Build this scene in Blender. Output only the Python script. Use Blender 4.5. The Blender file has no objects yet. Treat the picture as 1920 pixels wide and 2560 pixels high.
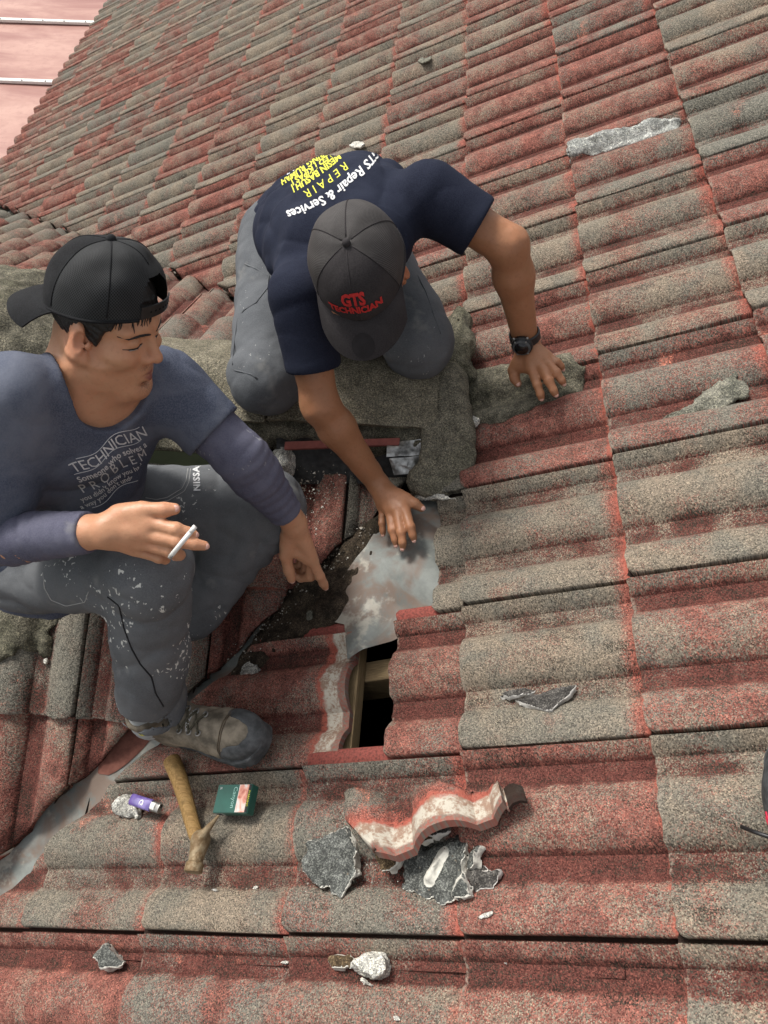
import bpy, bmesh, math, random
import numpy as np
from mathutils import Vector, Matrix
from mathutils.bvhtree import BVHTree

# ------------------------------------------------------------------ camera
S = bpy.context.scene
COL = S.collection
CAM = np.array([-0.112413, -0.15264, 1.367601])
RW = np.array([[0.9977303, 0.0670938, 0.0057119],
               [0.0580563, -0.8141517, -0.5777425],
               [-0.0341126, 0.5767628, -0.8161991]])      # rows: right, down, forward
FPX = 1880.16                                             # focal length in pixels of a 1920 x 2560 picture
cd = bpy.data.cameras.new('camera'); cam = bpy.data.objects.new('camera', cd); COL.objects.link(cam)
cd.sensor_fit = 'VERTICAL'; cd.sensor_height = 36.0; cd.lens = FPX / 2560 * 36.0
cd.clip_start = 0.05; cd.clip_end = 500
M = Matrix.Identity(4)
for r in range(3):
    M[r][0] = RW[0][r]; M[r][1] = -RW[1][r]; M[r][2] = -RW[2][r]; M[r][3] = CAM[r]
cam.matrix_world = M
S.camera = cam
S.render.resolution_x = 768; S.render.resolution_y = 1024

# ------------------------------------------------------------------ light: bright overcast tropical day
SUN_EL, SUN_AZ = math.radians(54), math.radians(-52)      # azimuth from +Y (away from camera) towards +X
W = bpy.data.worlds.new('World'); S.world = W; W.use_nodes = True
nt = W.node_tree; bg = nt.nodes['Background']
sky = nt.nodes.new('ShaderNodeTexSky'); sky.sky_type = 'NISHITA'; sky.sun_disc = False
sky.sun_elevation = SUN_EL; sky.sun_rotation = SUN_AZ; sky.dust_density = 4.0; sky.air_density = 1.0
hs = nt.nodes.new('ShaderNodeHueSaturation'); hs.inputs['Saturation'].default_value = 0.18
nt.links.new(sky.outputs[0], hs.inputs['Color']); nt.links.new(hs.outputs[0], bg.inputs['Color'])
bg.inputs['Strength'].default_value = 0.085
sl = bpy.data.lights.new('sun', 'SUN'); so = bpy.data.objects.new('sun', sl); COL.objects.link(so)
sl.energy = 1.5; sl.angle = math.radians(13); sl.color = (1.0, 0.955, 0.89)
d = Vector((math.sin(SUN_AZ) * math.cos(SUN_EL), math.cos(SUN_AZ) * math.cos(SUN_EL), math.sin(SUN_EL)))
so.rotation_euler = d.to_track_quat('Z', 'Y').to_euler(); so.location = d * 30
vs = S.view_settings; vs.view_transform = 'Standard'; vs.look = 'None'; vs.gamma = 1.0; vs.use_curve_mapping = False
vs.exposure = 1.18

# ------------------------------------------------------------------ frames of reference
PITCH = math.radians(27); cp, sp = math.cos(PITCH), math.sin(PITCH); tp = math.tan(PITCH)
G, TW = 0.3347, 0.30                                      # course gauge and tile width
VR, ZR = 1.17, 0.04                                       # ridge of the small gable: y and z
U1, V1, N1 = np.array([cp, 0, sp]), np.array([0, 1.0, 0]), np.array([-sp, 0, cp])          # main slope, upslope +X
U2, V2, N2 = np.array([0, cp, sp]), np.array([-1.0, 0, 0]), np.array([0, -sp, cp])         # gable, near side
U3, V3, N3 = np.array([0, -cp, sp]), np.array([1.0, 0, 0]), np.array([0, sp, cp])          # gable, far side
D2 = cp * ZR - sp * VR; D3 = cp * ZR + sp * VR
def ray(x, y):
    v = RW.T @ np.array([(x - 960) / FPX, (y - 1280) / FPX, 1.0]); return v / np.linalg.norm(v)
def on_plane(x, y, n, dd):
    r = ray(x, y); return CAM + r * ((dd - n @ CAM) / (n @ r))
def on1(x, y, h=0.0): return on_plane(x, y, N1, h)
def on2(x, y, h=0.0): return on_plane(x, y, N2, D2 + h)
def on3(x, y, h=0.0): return on_plane(x, y, N3, D3 + h)
def at(x, y, depth):
    r = ray(x, y); return CAM + r * depth / (RW[2] @ r)
def board(u, v, h=0.0): return u * U1 + v * V1 + h * N1
def unit(v): v = np.asarray(v, float); return v / np.linalg.norm(v)
def valley_x(y): return ZR / tp - abs(VR - y)

# ------------------------------------------------------------------ objects
def link(o, parent=None):
    COL.objects.link(o)
    if parent is not None: o.parent = parent
    return o
def tag(o, label=None, cat=None, group=None, kind=None):
    if label: o['label'] = label
    if cat: o['category'] = cat
    if group: o['group'] = group
    if kind: o['kind'] = kind
    return o
def empty(name, loc=(0, 0, 0), parent=None):
    o = bpy.data.objects.new(name, None); o.location = tuple(loc); o.empty_display_size = 0.1
    link(o, parent)
    if parent is not None: o.matrix_parent_inverse = world_of(parent).inverted()
    return o
def mesh_from(name, verts, faces, mat=None, smooth=True):
    me = bpy.data.meshes.new(name)
    verts = np.asarray(verts, np.float32)
    if isinstance(faces, np.ndarray) and len(faces):
        n = faces.shape[1]
        me.vertices.add(len(verts)); me.vertices.foreach_set('co', verts.ravel())
        me.loops.add(faces.size); me.loops.foreach_set('vertex_index', faces.astype(np.int32).ravel())
        me.polygons.add(len(faces)); me.polygons.foreach_set('loop_start', np.arange(len(faces), dtype=np.int32) * n)
        me.polygons.foreach_set('use_smooth', np.full(len(faces), smooth))
        me.update(calc_edges=True)
    else:
        me.from_pydata([tuple(v) for v in verts.tolist()], [], faces)
        me.polygons.foreach_set('use_smooth', np.full(len(me.polygons), smooth))
    me.validate()
    if mat: me.materials.append(mat)
    return me
def world_of(q):
    m = q.matrix_basis.copy()
    return (world_of(q.parent) @ q.matrix_parent_inverse @ m) if q.parent is not None else m
def obj(name, me, parent=None):
    """link a mesh whose vertices are in world space; a child keeps its world place"""
    o = bpy.data.objects.new(name, me); link(o, parent)
    if parent is not None: o.matrix_parent_inverse = world_of(parent).inverted()
    return o
def root_at(o, loc):
    """shift the origin of a world-space mesh object to loc"""
    loc = np.asarray(loc, float); me = o.data; n = len(me.vertices)
    a = np.empty(n * 3, np.float32); me.vertices.foreach_get('co', a)
    a = (a.reshape(-1, 3) - loc).astype(np.float32); me.vertices.foreach_set('co', a.ravel()); me.update()
    o.location = tuple(loc); return o
def bm_mesh(bm, name, mat=None, smooth=False):
    me = bpy.data.meshes.new(name); bm.to_mesh(me); bm.free()
    me.polygons.foreach_set('use_smooth', np.full(len(me.polygons), smooth))
    if mat: me.materials.append(mat)
    return me

# ------------------------------------------------------------------ implicit surfaces
_rng = np.random.RandomState(7)
_lat = (_rng.rand(64 ** 3) * 2 - 1).astype(np.float32)
def vnoise(p, scale=1.0, seed=0):
    """smooth value noise in [-1, 1]"""
    q = np.asarray(p, np.float32) * np.float32(scale) + np.float32(seed * 17.31)
    fl = np.floor(q); f_ = q - fl; i = fl.astype(np.int32); f_ = f_ * f_ * (3 - 2 * f_)
    x0, y0, z0 = (i[:, 0] & 63) << 12, (i[:, 1] & 63) << 6, i[:, 2] & 63
    x1, y1, z1 = ((i[:, 0] + 1) & 63) << 12, ((i[:, 1] + 1) & 63) << 6, (i[:, 2] + 1) & 63
    fx, fy, fz = f_[:, 0], f_[:, 1], f_[:, 2]
    def ln(a): l = _lat[a | z0]; return l + (_lat[a | z1] - l) * fz
    a, b_, c_, d_ = ln(x0 | y0), ln(x0 | y1), ln(x1 | y0), ln(x1 | y1)
    a = a + (b_ - a) * fy; c_ = c_ + (d_ - c_) * fy
    return a + (c_ - a) * fx
def fbm(p, scale, seed=0, n=3):
    a, o = 1.0, 0
    for k in range(n):
        o = o + a * vnoise(p, scale * 2 ** k, seed + k); a *= 0.5
    return o
def rcone(p, a, b, ra, rb):
    """round cone between two spheres"""
    a = np.asarray(a, np.float32); b = np.asarray(b, np.float32)
    ba = b - a; L2 = float(ba @ ba) + 1e-12; pa = p - a
    t = np.clip(pa @ ba / L2, 0, 1)
    e = pa - t[:, None] * ba
    return np.sqrt(np.einsum('ij,ij->i', e, e)) - (ra + (rb - ra) * t)
def ell(p, c, r, R=None):
    """ellipsoid; R rows are its axes"""
    q = p - np.asarray(c, np.float32)
    if R is not None: q = q @ np.asarray(R, np.float32).T
    r = np.asarray(r, np.float32)
    k0 = np.sqrt(np.einsum('ij,ij->i', q / r, q / r)); k1 = np.sqrt(np.einsum('ij,ij->i', q / (r * r), q / (r * r))) + 1e-9
    return k0 * (k0 - 1) / k1
def rbox(p, c, half, rad, R=None):
    q = p - np.asarray(c, np.float32)
    if R is not None: q = q @ np.asarray(R, np.float32).T
    q = np.abs(q) - (np.asarray(half, np.float32) - rad)
    return np.sqrt((np.maximum(q, 0) ** 2).sum(1)) + np.minimum(q.max(1), 0) - rad
def smin(a, b, k):
    h = np.clip(0.5 + 0.5 * (b - a) / k, 0, 1); return b + (a - b) * h - k * h * (1 - h)
def smax(a, b, k): return -smin(-a, -b, k)
def chain(p, pts, rads, k=0.01):
    dd = None
    for a, b, ra, rb in zip(pts[:-1], pts[1:], rads[:-1], rads[1:]):
        e = rcone(p, a, b, ra, rb); dd = e if dd is None else smin(dd, e, k)
    return dd
def near(p, c, R, fn):
    """evaluate fn only near a bounding sphere, a safe bound elsewhere"""
    q = p - np.asarray(c, np.float32); dist = np.sqrt(np.einsum('ij,ij->i', q, q)) - R
    out = np.maximum(dist, 0.0) + 0.02
    m = dist < 0.03
    if m.any(): out[m] = fn(p[m])
    return out.astype(np.float32)
def sdf_mesh(fn, lo, hi, h, name='m', mat=None, smooth_it=1):
    lo = np.asarray(lo, float); hi = np.asarray(hi, float); Hc = 8 * h
    nb = np.maximum(np.ceil((hi - lo) / Hc).astype(int), 1)
    I = np.stack(np.meshgrid(*[np.arange(k) for k in nb], indexing='ij'), -1).reshape(-1, 3)
    keep = []
    for s0 in range(0, len(I), 400000):
        cpt = (lo + (I[s0:s0 + 400000] + 0.5) * Hc).astype(np.float32)
        keep.append(np.abs(fn(cpt)) < Hc * 1.0)
    I = I[np.concatenate(keep)]
    o9 = np.stack(np.meshgrid(*[np.arange(9)] * 3, indexing='ij'), -1).reshape(-1, 3)
    nyz = nb * 8 + 2
    keys, V, sgn = [], [], []
    for s0 in range(0, len(I), 1200):
        blk = I[s0:s0 + 1200]
        gi = blk[:, None, :] * 8 + o9[None]
        v = fn((lo + gi.reshape(-1, 3) * h).astype(np.float32)).reshape(-1, 9, 9, 9)
        ins = v < 0
        cnt = np.zeros((len(blk), 8, 8, 8), np.int8)
        for a in (0, 1):
            for b in (0, 1):
                for c_ in (0, 1): cnt += ins[:, a:a + 8, b:b + 8, c_:c_ + 8]
        act = np.argwhere((cnt > 0) & (cnt < 8))
        if not len(act): continue
        B, x, y, z = act.T
        cv = np.empty((len(act), 2, 2, 2), np.float32)
        for a in (0, 1):
            for b in (0, 1):
                for c_ in (0, 1): cv[:, a, b, c_] = v[B, x + a, y + b, z + c_]
        acc = np.zeros((len(act), 3)); n = np.zeros(len(act))
        for ax in range(3):
            w = np.moveaxis(cv, ax + 1, 1)
            for a in (0, 1):
                for b in (0, 1):
                    p0, p1 = w[:, 0, a, b], w[:, 1, a, b]
                    m = (p0 < 0) != (p1 < 0)
                    t = np.where(m, p0 / np.where(m, p0 - p1, 1), 0)
                    oth = [k for k in range(3) if k != ax]
                    acc[:, ax] += np.where(m, t, 0); acc[:, oth[0]] += np.where(m, a, 0); acc[:, oth[1]] += np.where(m, b, 0)
                    n += m
        g = blk[B] * 8 + np.stack([x, y, z], 1)
        V.append(lo + (g + acc / n[:, None]) * h)
        keys.append((g[:, 0] * nyz[1] + g[:, 1]) * nyz[2] + g[:, 2])
        sgn.append(np.stack([cv[:, 0, 0, 0], cv[:, 1, 0, 0], cv[:, 0, 1, 0], cv[:, 0, 0, 1]], 1) < 0)
    keys = np.concatenate(keys); V = np.concatenate(V); sgn = np.concatenate(sgn)
    od = np.argsort(keys); ks = keys[od]
    def look(k):
        j = np.clip(np.searchsorted(ks, k), 0, len(ks) - 1); return np.where(ks[j] == k, od[j], -1)
    st = (nyz[1] * nyz[2], nyz[2], 1); F = []
    for ax in range(3):
        a, b = [(1, 2), (2, 0), (0, 1)][ax]
        m = np.where(sgn[:, 0] != sgn[:, 1 + ax])[0]
        k0 = keys[m]
        q = np.stack([m, look(k0 - st[a]), look(k0 - st[a] - st[b]), look(k0 - st[b])], 1)
        ok = (q >= 0).all(1); flip = ~sgn[m, 0]
        q[flip] = q[flip][:, ::-1]; F.append(q[ok])
    F = np.concatenate(F)
    for _ in range(smooth_it):
        acc = np.zeros_like(V); n = np.zeros(len(V))
        for a in range(4):
            for b in (1, 3):
                np.add.at(acc, F[:, a], V[F[:, (a + b) % 4]]); np.add.at(n, F[:, a], 1)
        V = np.where(n[:, None] > 0, V * 0.5 + 0.5 * acc / np.maximum(n, 1)[:, None], V)
    return mesh_from(name, V, F, mat)
# ------------------------------------------------------------------ materials
class NB:
    """tiny node-graph builder"""
    def __init__(s, name, rough=0.8, metal=0.0, spec=0.3):
        s.m = bpy.data.materials.new(name); s.m.use_nodes = True; s.t = s.m.node_tree
        s.p = s.t.nodes['Principled BSDF']
        s.p.inputs['Roughness'].default_value = rough; s.p.inputs['Metallic'].default_value = metal
        s.p.inputs['Specular IOR Level'].default_value = spec
    def n(s, ty, **kw):
        o = s.t.nodes.new(ty)
        for k, v in kw.items(): setattr(o, k, v)
        return o
    def L(s, a, b): s.t.links.new(a, b)
    def put(s, inp, v):
        if isinstance(v, bpy.types.NodeSocket): s.L(v, inp)
        elif isinstance(v, (tuple, list)) and len(v) == 3 and inp.type == 'RGBA': inp.default_value = (*v, 1)
        else: inp.default_value = v
    def math(s, op, a, b=0.0, c=0.0, clamp=False):
        o = s.n('ShaderNodeMath', operation=op, use_clamp=clamp)
        s.put(o.inputs[0], a); s.put(o.inputs[1], b); s.put(o.inputs[2], c); return o.outputs[0]
    def noise(s, vec, scale, detail=2.0, rough=0.5, dist=0.0):
        o = s.n('ShaderNodeTexNoise'); s.put(o.inputs['Vector'], vec)
        o.inputs['Scale'].default_value = scale; o.inputs['Detail'].default_value = detail
        o.inputs['Roughness'].default_value = rough; o.inputs['Distortion'].default_value = dist
        return o.outputs[0]
    def vor(s, vec, scale, feature='F1', out='Color'):
        o = s.n('ShaderNodeTexVoronoi', feature=feature); s.put(o.inputs['Vector'], vec); o.inputs['Scale'].default_value = scale
        return o.outputs[out]
    def sep(s, v):
        o = s.n('ShaderNodeSeparateXYZ'); s.put(o.inputs[0], v); return o.outputs
    def comb(s, x, y, z):
        o = s.n('ShaderNodeCombineXYZ')
        for k, v in enumerate((x, y, z)): s.put(o.inputs[k], v)
        return o.outputs[0]
    def vmul(s, v, k):
        o = s.n('ShaderNodeVectorMath', operation='MULTIPLY'); s.put(o.inputs[0], v); s.put(o.inputs[1], k if isinstance(k, (tuple, bpy.types.NodeSocket)) else (k, k, k)); return o.outputs[0]
    def vadd(s, v, k):
        o = s.n('ShaderNodeVectorMath', operation='ADD'); s.put(o.inputs[0], v); s.put(o.inputs[1], k); return o.outputs[0]
    def ss(s, v, lo, hi, a=0.0, b=1.0):
        o = s.n('ShaderNodeMapRange', interpolation_type='SMOOTHSTEP'); s.put(o.inputs[0], v)
        for k, x in zip((1, 2, 3, 4), (lo, hi, a, b)): o.inputs[k].default_value = x
        return o.outputs[0]
    def mix(s, fac, a, b, mode='MIX'):
        o = s.n('ShaderNodeMix', data_type='RGBA', blend_type=mode); s.put(o.inputs[0], fac); s.put(o.inputs[6], a); s.put(o.inputs[7], b); return o.outputs[2]
    def ramp(s, fac, stops, interp='LINEAR'):
        o = s.n('ShaderNodeValToRGB'); o.color_ramp.interpolation = interp; e = o.color_ramp.elements
        while len(e) < len(stops): e.new(0.5)
        for k, (x, cc) in enumerate(stops): e[k].position = x; e[k].color = (*cc, 1) if len(cc) == 3 else cc
        s.put(o.inputs[0], fac); return o.outputs[0]
    def co(s, which='Object'): return s.n('ShaderNodeTexCoord').outputs[which]
    def rnd(s): return s.n('ShaderNodeObjectInfo').outputs['Random']
    def bump(s, h, dist=0.002, strength=1.0, normal=None):
        o = s.n('ShaderNodeBump'); o.inputs['Distance'].default_value = dist; o.inputs['Strength'].default_value = strength
        s.put(o.inputs['Height'], h)
        if normal is not None: s.L(normal, o.inputs['Normal'])
        return o.outputs[0]
    def done(s, color=None, rough=None, normal=None):
        if color is not None: s.put(s.p.inputs['Base Color'], color)
        if rough is not None: s.put(s.p.inputs['Roughness'], rough)
        if normal is not None: s.L(normal, s.p.inputs['Normal'])
        return s.m
def plain(name, color, rough=0.7, metal=0.0, spec=0.3, var=0.12, scale=60, bump=0.0):
    b = NB(name, rough, metal, spec); c_ = b.co()
    n = b.noise(c_, scale, 4.0, 0.6)
    k = b.ss(n, 0.3, 0.7, 1 - var, 1 + var)
    col = b.mix(1.0, color, b.comb(k, k, k), 'MULTIPLY')
    return b.done(col, None, b.bump(n, bump) if bump else None)

def tile_material():
    b = NB('weathered_concrete_tile', 0.93, 0, 0.16)
    uv = b.n('ShaderNodeUVMap', uv_map='tile').outputs[0]
    ta = b.n('ShaderNodeAttribute', attribute_type='GEOMETRY', attribute_name='tint').outputs['Fac']
    r = b.math('FRACT', b.math('ADD', b.rnd(), ta))
    x, y, z = b.sep(uv)                                                   # x: metres upslope from the tail, y: metres across
    vec = b.comb(b.math('ADD', x, b.math('MULTIPLY', r, 61.0)), y, b.math('MULTIPLY', r, 37.0))
    g3 = b.sep(b.vor(vec, 560)); grain, pick, pick2 = g3[0], g3[1], g3[2]  # three values per grain of sand
    fine = b.noise(vec, 200, 2.0, 0.6)
    mid = b.noise(vec, 34, 3.0, 0.62)
    big = b.noise(vec, 7.0, 2.0, 0.55, 0.5)
    big2 = b.noise(b.vadd(vec, (5.3, 2.1, 7.7)), 10, 3.0, 0.6, 0.5)
    streak = b.noise(b.vmul(vec, (0.28, 1.0, 1.0)), 46, 2.0, 0.6)
    hgt = b.n('ShaderNodeAttribute', attribute_type='GEOMETRY', attribute_name='crest').outputs['Fac']
    r2 = b.math('FRACT', b.math('MULTIPLY', r, 7.31)); r3 = b.math('FRACT', b.math('MULTIPLY', r, 23.7))
    roll = b.ss(b.math('ADD', hgt, b.math('MULTIPLY', b.math('SUBTRACT', mid, 0.5), 0.36)), 0.02, 0.46)
    # share of grey lichen among the red grains
    g = b.math('ADD', b.math('MULTIPLY', roll, 0.44), b.math('MULTIPLY', b.math('SUBTRACT', big, 0.5), 1.75))
    g = b.math('ADD', g, b.math('MULTIPLY', b.math('SUBTRACT', mid, 0.5), 0.55))
    g = b.math('ADD', g, b.math('MULTIPLY', b.math('SUBTRACT', streak, 0.5), 0.35))
    g = b.math('ADD', g, b.math('MULTIPLY', b.math('SUBTRACT', r2, 0.48), 0.95))
    g = b.math('ADD', g, 0.09)
    gm = b.ss(b.math('ADD', g, b.math('MULTIPLY', b.math('SUBTRACT', pick, 0.5), 0.85)), 0.12, 0.62)
    red = b.mix(b.ss(mid, 0.3, 0.7), (0.165, 0.066, 0.053), (0.285, 0.112, 0.087))
    red = b.mix(b.math('MULTIPLY', b.math('SUBTRACT', 1.0, roll), 0.82), red, (0.092, 0.032, 0.026))
    lich = b.mix(b.ss(big2, 0.36, 0.64), (0.232, 0.192, 0.147), (0.168, 0.155, 0.127))
    lich = b.mix(b.ss(r3, 0.45, 0.95, 0, 0.8), lich, (0.152, 0.148, 0.126))
    col = b.mix(gm, red, lich)
    # patches scrubbed back to clean orange paint
    patch = b.ss(b.math('ADD', b.math('ADD', big2, b.math('MULTIPLY', b.math('SUBTRACT', mid, 0.5), 0.25)), b.math('MULTIPLY', b.math('SUBTRACT', pick2, 0.5), 0.16)), 0.66, 0.80)
    col = b.mix(b.math('MULTIPLY', patch, b.ss(r3, 0.3, 0.8, 0.15, 0.8)), col, (0.520, 0.185, 0.125))
    # clean strip beside the tail of the next course
    edge = b.ss(b.math('ADD', b.math('ADD', x, b.math('MULTIPLY', b.math('SUBTRACT', big2, 0.5), 0.05)), b.math('MULTIPLY', b.math('SUBTRACT', pick2, 0.5), 0.022)), 0.300, 0.326)
    edge = b.math('MULTIPLY', edge, b.ss(b.math('ADD', b.math('ADD', r2, b.math('MULTIPLY', roll, 0.3)), b.math('MULTIPLY', b.math('SUBTRACT', mid, 0.5), 1.8)), 0.42, 0.95))
    col = b.mix(b.math('MULTIPLY', edge, 0.78), col, (0.310, 0.086, 0.064))
    # black algae in clusters of grains
    al = b.math('ADD', b.math('MULTIPLY', b.math('SUBTRACT', big, 0.5), -1.1), b.math('MULTIPLY', b.math('SUBTRACT', streak, 0.5), 1.5))
    al = b.math('ADD', al, b.math('MULTIPLY', b.math('SUBTRACT', pick, 0.5), 0.9))
    al = b.math('SUBTRACT', al, b.math('MULTIPLY', roll, 0.22))
    col = b.mix(b.ss(al, 0.06, 0.52, 0, 0.9), col, (0.034, 0.029, 0.022))
    # grit: dark and pale grains
    gk = b.ramp(grain, [(0.0, (0.36,) * 3), (0.20, (0.62,) * 3), (0.45, (0.96,) * 3), (0.80, (1.20, 1.18, 1.14)), (1.0, (1.85, 1.80, 1.70))])
    col = b.mix(1.0, col, gk, 'MULTIPLY')
    # worn pale arris along the tail
    col = b.mix(b.math('MULTIPLY', b.ss(x, 0.0085, 0.002), b.ss(b.math('ADD', fine, b.math('SUBTRACT', mid, 0.5)), 0.45, 0.7, 0.0, 0.6)), col, (0.34, 0.29, 0.23))
    # the part that the next course covers: unpainted concrete with a red run
    mid3 = b.math('MULTIPLY', b.math('SUBTRACT', mid, 0.5), 0.03)
    head = b.ss(b.math('ADD', x, b.math('ADD', mid3, b.math('MULTIPLY', b.math('SUBTRACT', big2, 0.5), 0.05))), 0.342, 0.350)
    tip = b.ss(b.math('ADD', x, b.math('MULTIPLY', b.math('SUBTRACT', big2, 0.5), 0.05)), 0.380, 0.387)
    raw = b.mix(b.ss(b.math('ADD', mid, b.math('MULTIPLY', b.math('SUBTRACT', fine, 0.5), 0.6)), 0.38, 0.66), (0.52, 0.48, 0.40), (0.30, 0.20, 0.145))
    raw = b.mix(tip, raw, b.mix(b.ss(fine, 0.35, 0.65), (0.30, 0.115, 0.088), (0.22, 0.18, 0.145)))
    rim = b.math('MULTIPLY', b.ss(b.math('ADD', x, mid3), 0.328, 0.338), b.ss(fine, 0.3, 0.5))
    col = b.mix(b.math('MULTIPLY', rim, 0.7), col, (0.42, 0.115, 0.080))
    col = b.mix(head, col, raw)
    # interlocking channel painted near black as shade in the joint; clean red where bare
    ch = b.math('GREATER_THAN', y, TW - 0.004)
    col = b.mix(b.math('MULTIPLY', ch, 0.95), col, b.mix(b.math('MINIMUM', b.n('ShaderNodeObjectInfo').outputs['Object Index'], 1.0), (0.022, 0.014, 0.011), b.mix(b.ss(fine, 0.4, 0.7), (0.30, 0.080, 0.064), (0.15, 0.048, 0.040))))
    bm_ = b.math('ADD', b.math('MULTIPLY', grain, 0.6), b.math('ADD', fine, b.math('MULTIPLY', mid, 1.5)))
    return b.done(col, None, b.bump(bm_, 0.0022, 0.9))
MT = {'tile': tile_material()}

def mortar_material(name, dark, pale, moss=0.3, white=0.0):
    b = NB(name, 0.95, 0, 0.15); c_ = b.co()
    gr = b.sep(b.vor(c_, 520))[0]; mid = b.noise(c_, 30, 4, 0.62); big = b.noise(c_, 8, 3, 0.55); fine = b.noise(c_, 180, 3, 0.6)
    col = b.mix(b.ss(mid, 0.3, 0.7), dark, pale)
    col = b.mix(b.ss(big, 0.45, 0.68, 0, moss), col, (0.060, 0.062, 0.036))
    if white: col = b.mix(b.ss(b.math('ADD', b.math('MULTIPLY', mid, 0.6), b.math('MULTIPLY', big, 0.6)), 0.70 - white * 0.2, 0.78 - white * 0.2), col, (0.60, 0.59, 0.55))
    gk = b.ramp(gr, [(0.0, (0.38,) * 3), (0.3, (0.75,) * 3), (0.75, (1.1,) * 3), (1.0, (1.9, 1.85, 1.7))])
    col = b.mix(1.0, col, gk, 'MULTIPLY')
    return b.done(col, None, b.bump(b.math('ADD', gr, b.math('ADD', b.math('MULTIPLY', fine, 1.5), b.math('MULTIPLY', mid, 3))), 0.003, 0.8))
MT['mortar'] = mortar_material('mossy_mortar', (0.085, 0.080, 0.061), (0.205, 0.188, 0.142), 0.35)
MT['mortar_end'] = mortar_material('smooth_ridge_mortar', (0.125, 0.115, 0.088), (0.215, 0.196, 0.150), 0.3)
MT['mortar_dark'] = mortar_material('dark_damp_mortar', (0.030, 0.030, 0.024), (0.105, 0.098, 0.076), 0.4, 0.12)
MT['mortar_pale'] = mortar_material('pale_mortar', (0.42, 0.41, 0.37), (0.68, 0.66, 0.60), 0.05)
MT['cap'] = mortar_material('ridge_cap_concrete', (0.150, 0.135, 0.100), (0.235, 0.212, 0.160), 0.15)
def chip_material(name='mortar_chip', grey=(0.085, 0.088, 0.082), raw=(0.62, 0.60, 0.53)):
    """flat weathered face grey, broken faces pale"""
    b = NB(name, 0.93, 0, 0.15); c_ = b.co(); a = b.n('ShaderNodeAttribute', attribute_type='GEOMETRY', attribute_name='face').outputs['Fac']
    mid = b.noise(c_, 45, 4, 0.6); fine = b.noise(c_, 260, 3, 0.6); gr = b.sep(b.vor(c_, 480))[0]
    g = b.mix(b.ss(mid, 0.3, 0.7), tuple(x * 0.6 for x in grey), tuple(x * 1.5 for x in grey))
    g = b.mix(1.0, g, b.ramp(gr, [(0, (0.5,) * 3), (0.6, (1,) * 3), (1.0, (2.2, 2.2, 2.1))]), 'MULTIPLY')
    w = b.mix(b.ss(mid, 0.35, 0.7), raw, tuple(x * 0.72 for x in raw))
    col = b.mix(b.ss(b.math('ADD', a, b.math('MULTIPLY', b.math('SUBTRACT', fine, 0.5), 0.5)), 0.4, 0.6), w, g)
    return b.done(col, None, b.bump(b.math('ADD', fine, mid), 0.002, 0.7))
MT['chip'] = chip_material()
MT['chip_brown'] = chip_material('brown_faced_mortar_chip', (0.085, 0.060, 0.035))
MT['chip_dark'] = chip_material('dark_slate_flake', (0.060, 0.056, 0.052), (0.55, 0.53, 0.49))
MT['chip_moss'] = mortar_material('mossy_flake', (0.105, 0.105, 0.085), (0.26, 0.25, 0.205), 0.25)
def metal_material():
    b = NB('stained_galvanised_sheet', 0.6, 0.1, 0.3); c_ = b.co()
    big = b.noise(c_, 6, 4, 0.6, 0.8); mid = b.noise(c_, 28, 5, 0.65); fine = b.noise(c_, 160, 3, 0.6)
    col = b.mix(b.ss(mid, 0.3, 0.7), (0.130, 0.142, 0.132), (0.215, 0.228, 0.212))
    st = b.math('MULTIPLY', b.ss(big, 0.42, 0.56), b.ss(mid, 0.25, 0.55))
    col = b.mix(b.math('MULTIPLY', st, 0.75), col, (0.155, 0.095, 0.066))
    wh = b.ss(b.math('ADD', b.noise(b.vadd(c_, (3.1, 1.7, 2.2)), 9, 4, 0.65), b.math('MULTIPLY', fine, 0.15)), 0.62, 0.74)
    col = b.mix(b.math('MULTIPLY', wh, 0.7), col, (0.40, 0.38, 0.32))
    b.put(b.p.inputs['Metallic'], b.ss(st, 0.0, 0.7, 0.12, 0.0))
    return b.done(col, b.ss(mid, 0.3, 0.7, 0.48, 0.72), b.bump(b.math('ADD', mid, big), 0.002, 0.35))
MT['zinc'] = metal_material()
def foil_material():
    b = NB('crinkled_flashing', 0.32, 0.85, 0.5); c_ = b.co()
    mid = b.noise(c_, 22, 4, 0.6); col = b.mix(b.ss(mid, 0.35, 0.65), (0.10, 0.10, 0.095), (0.52, 0.52, 0.50))
    return b.done(col, b.ss(mid, 0.3, 0.7, 0.5, 0.28), b.bump(b.noise(c_, 55, 3, 0.6, 0.8), 0.004, 0.7))
MT['foil'] = foil_material()
def wood_material(name, a, c2):
    b = NB(name, 0.75); c_ = b.co('Generated')
    n = b.noise(b.vmul(c_, (1.0, 14.0, 14.0)), 2.5, 4, 0.6, 0.6); n2 = b.noise(c_, 9, 4, 0.6)
    col = b.mix(b.ss(n, 0.3, 0.7), a, c2); col = b.mix(b.ss(n2, 0.5, 0.75, 0, 0.6), col, tuple(x * 0.35 for x in a))
    return b.done(col, None, b.bump(n, 0.001))
MT['wood'] = wood_material('aged_timber', (0.33, 0.235, 0.125), (0.20, 0.14, 0.072))
MT['dirt'] = mortar_material('dark_debris_soil', (0.020, 0.015, 0.011), (0.070, 0.052, 0.037), 0.1)
MT['attic'] = plain('attic_shade_black', (0.020, 0.017, 0.014), 0.95)  # near black puts the darkness of the unlit roof space into the colour
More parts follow.
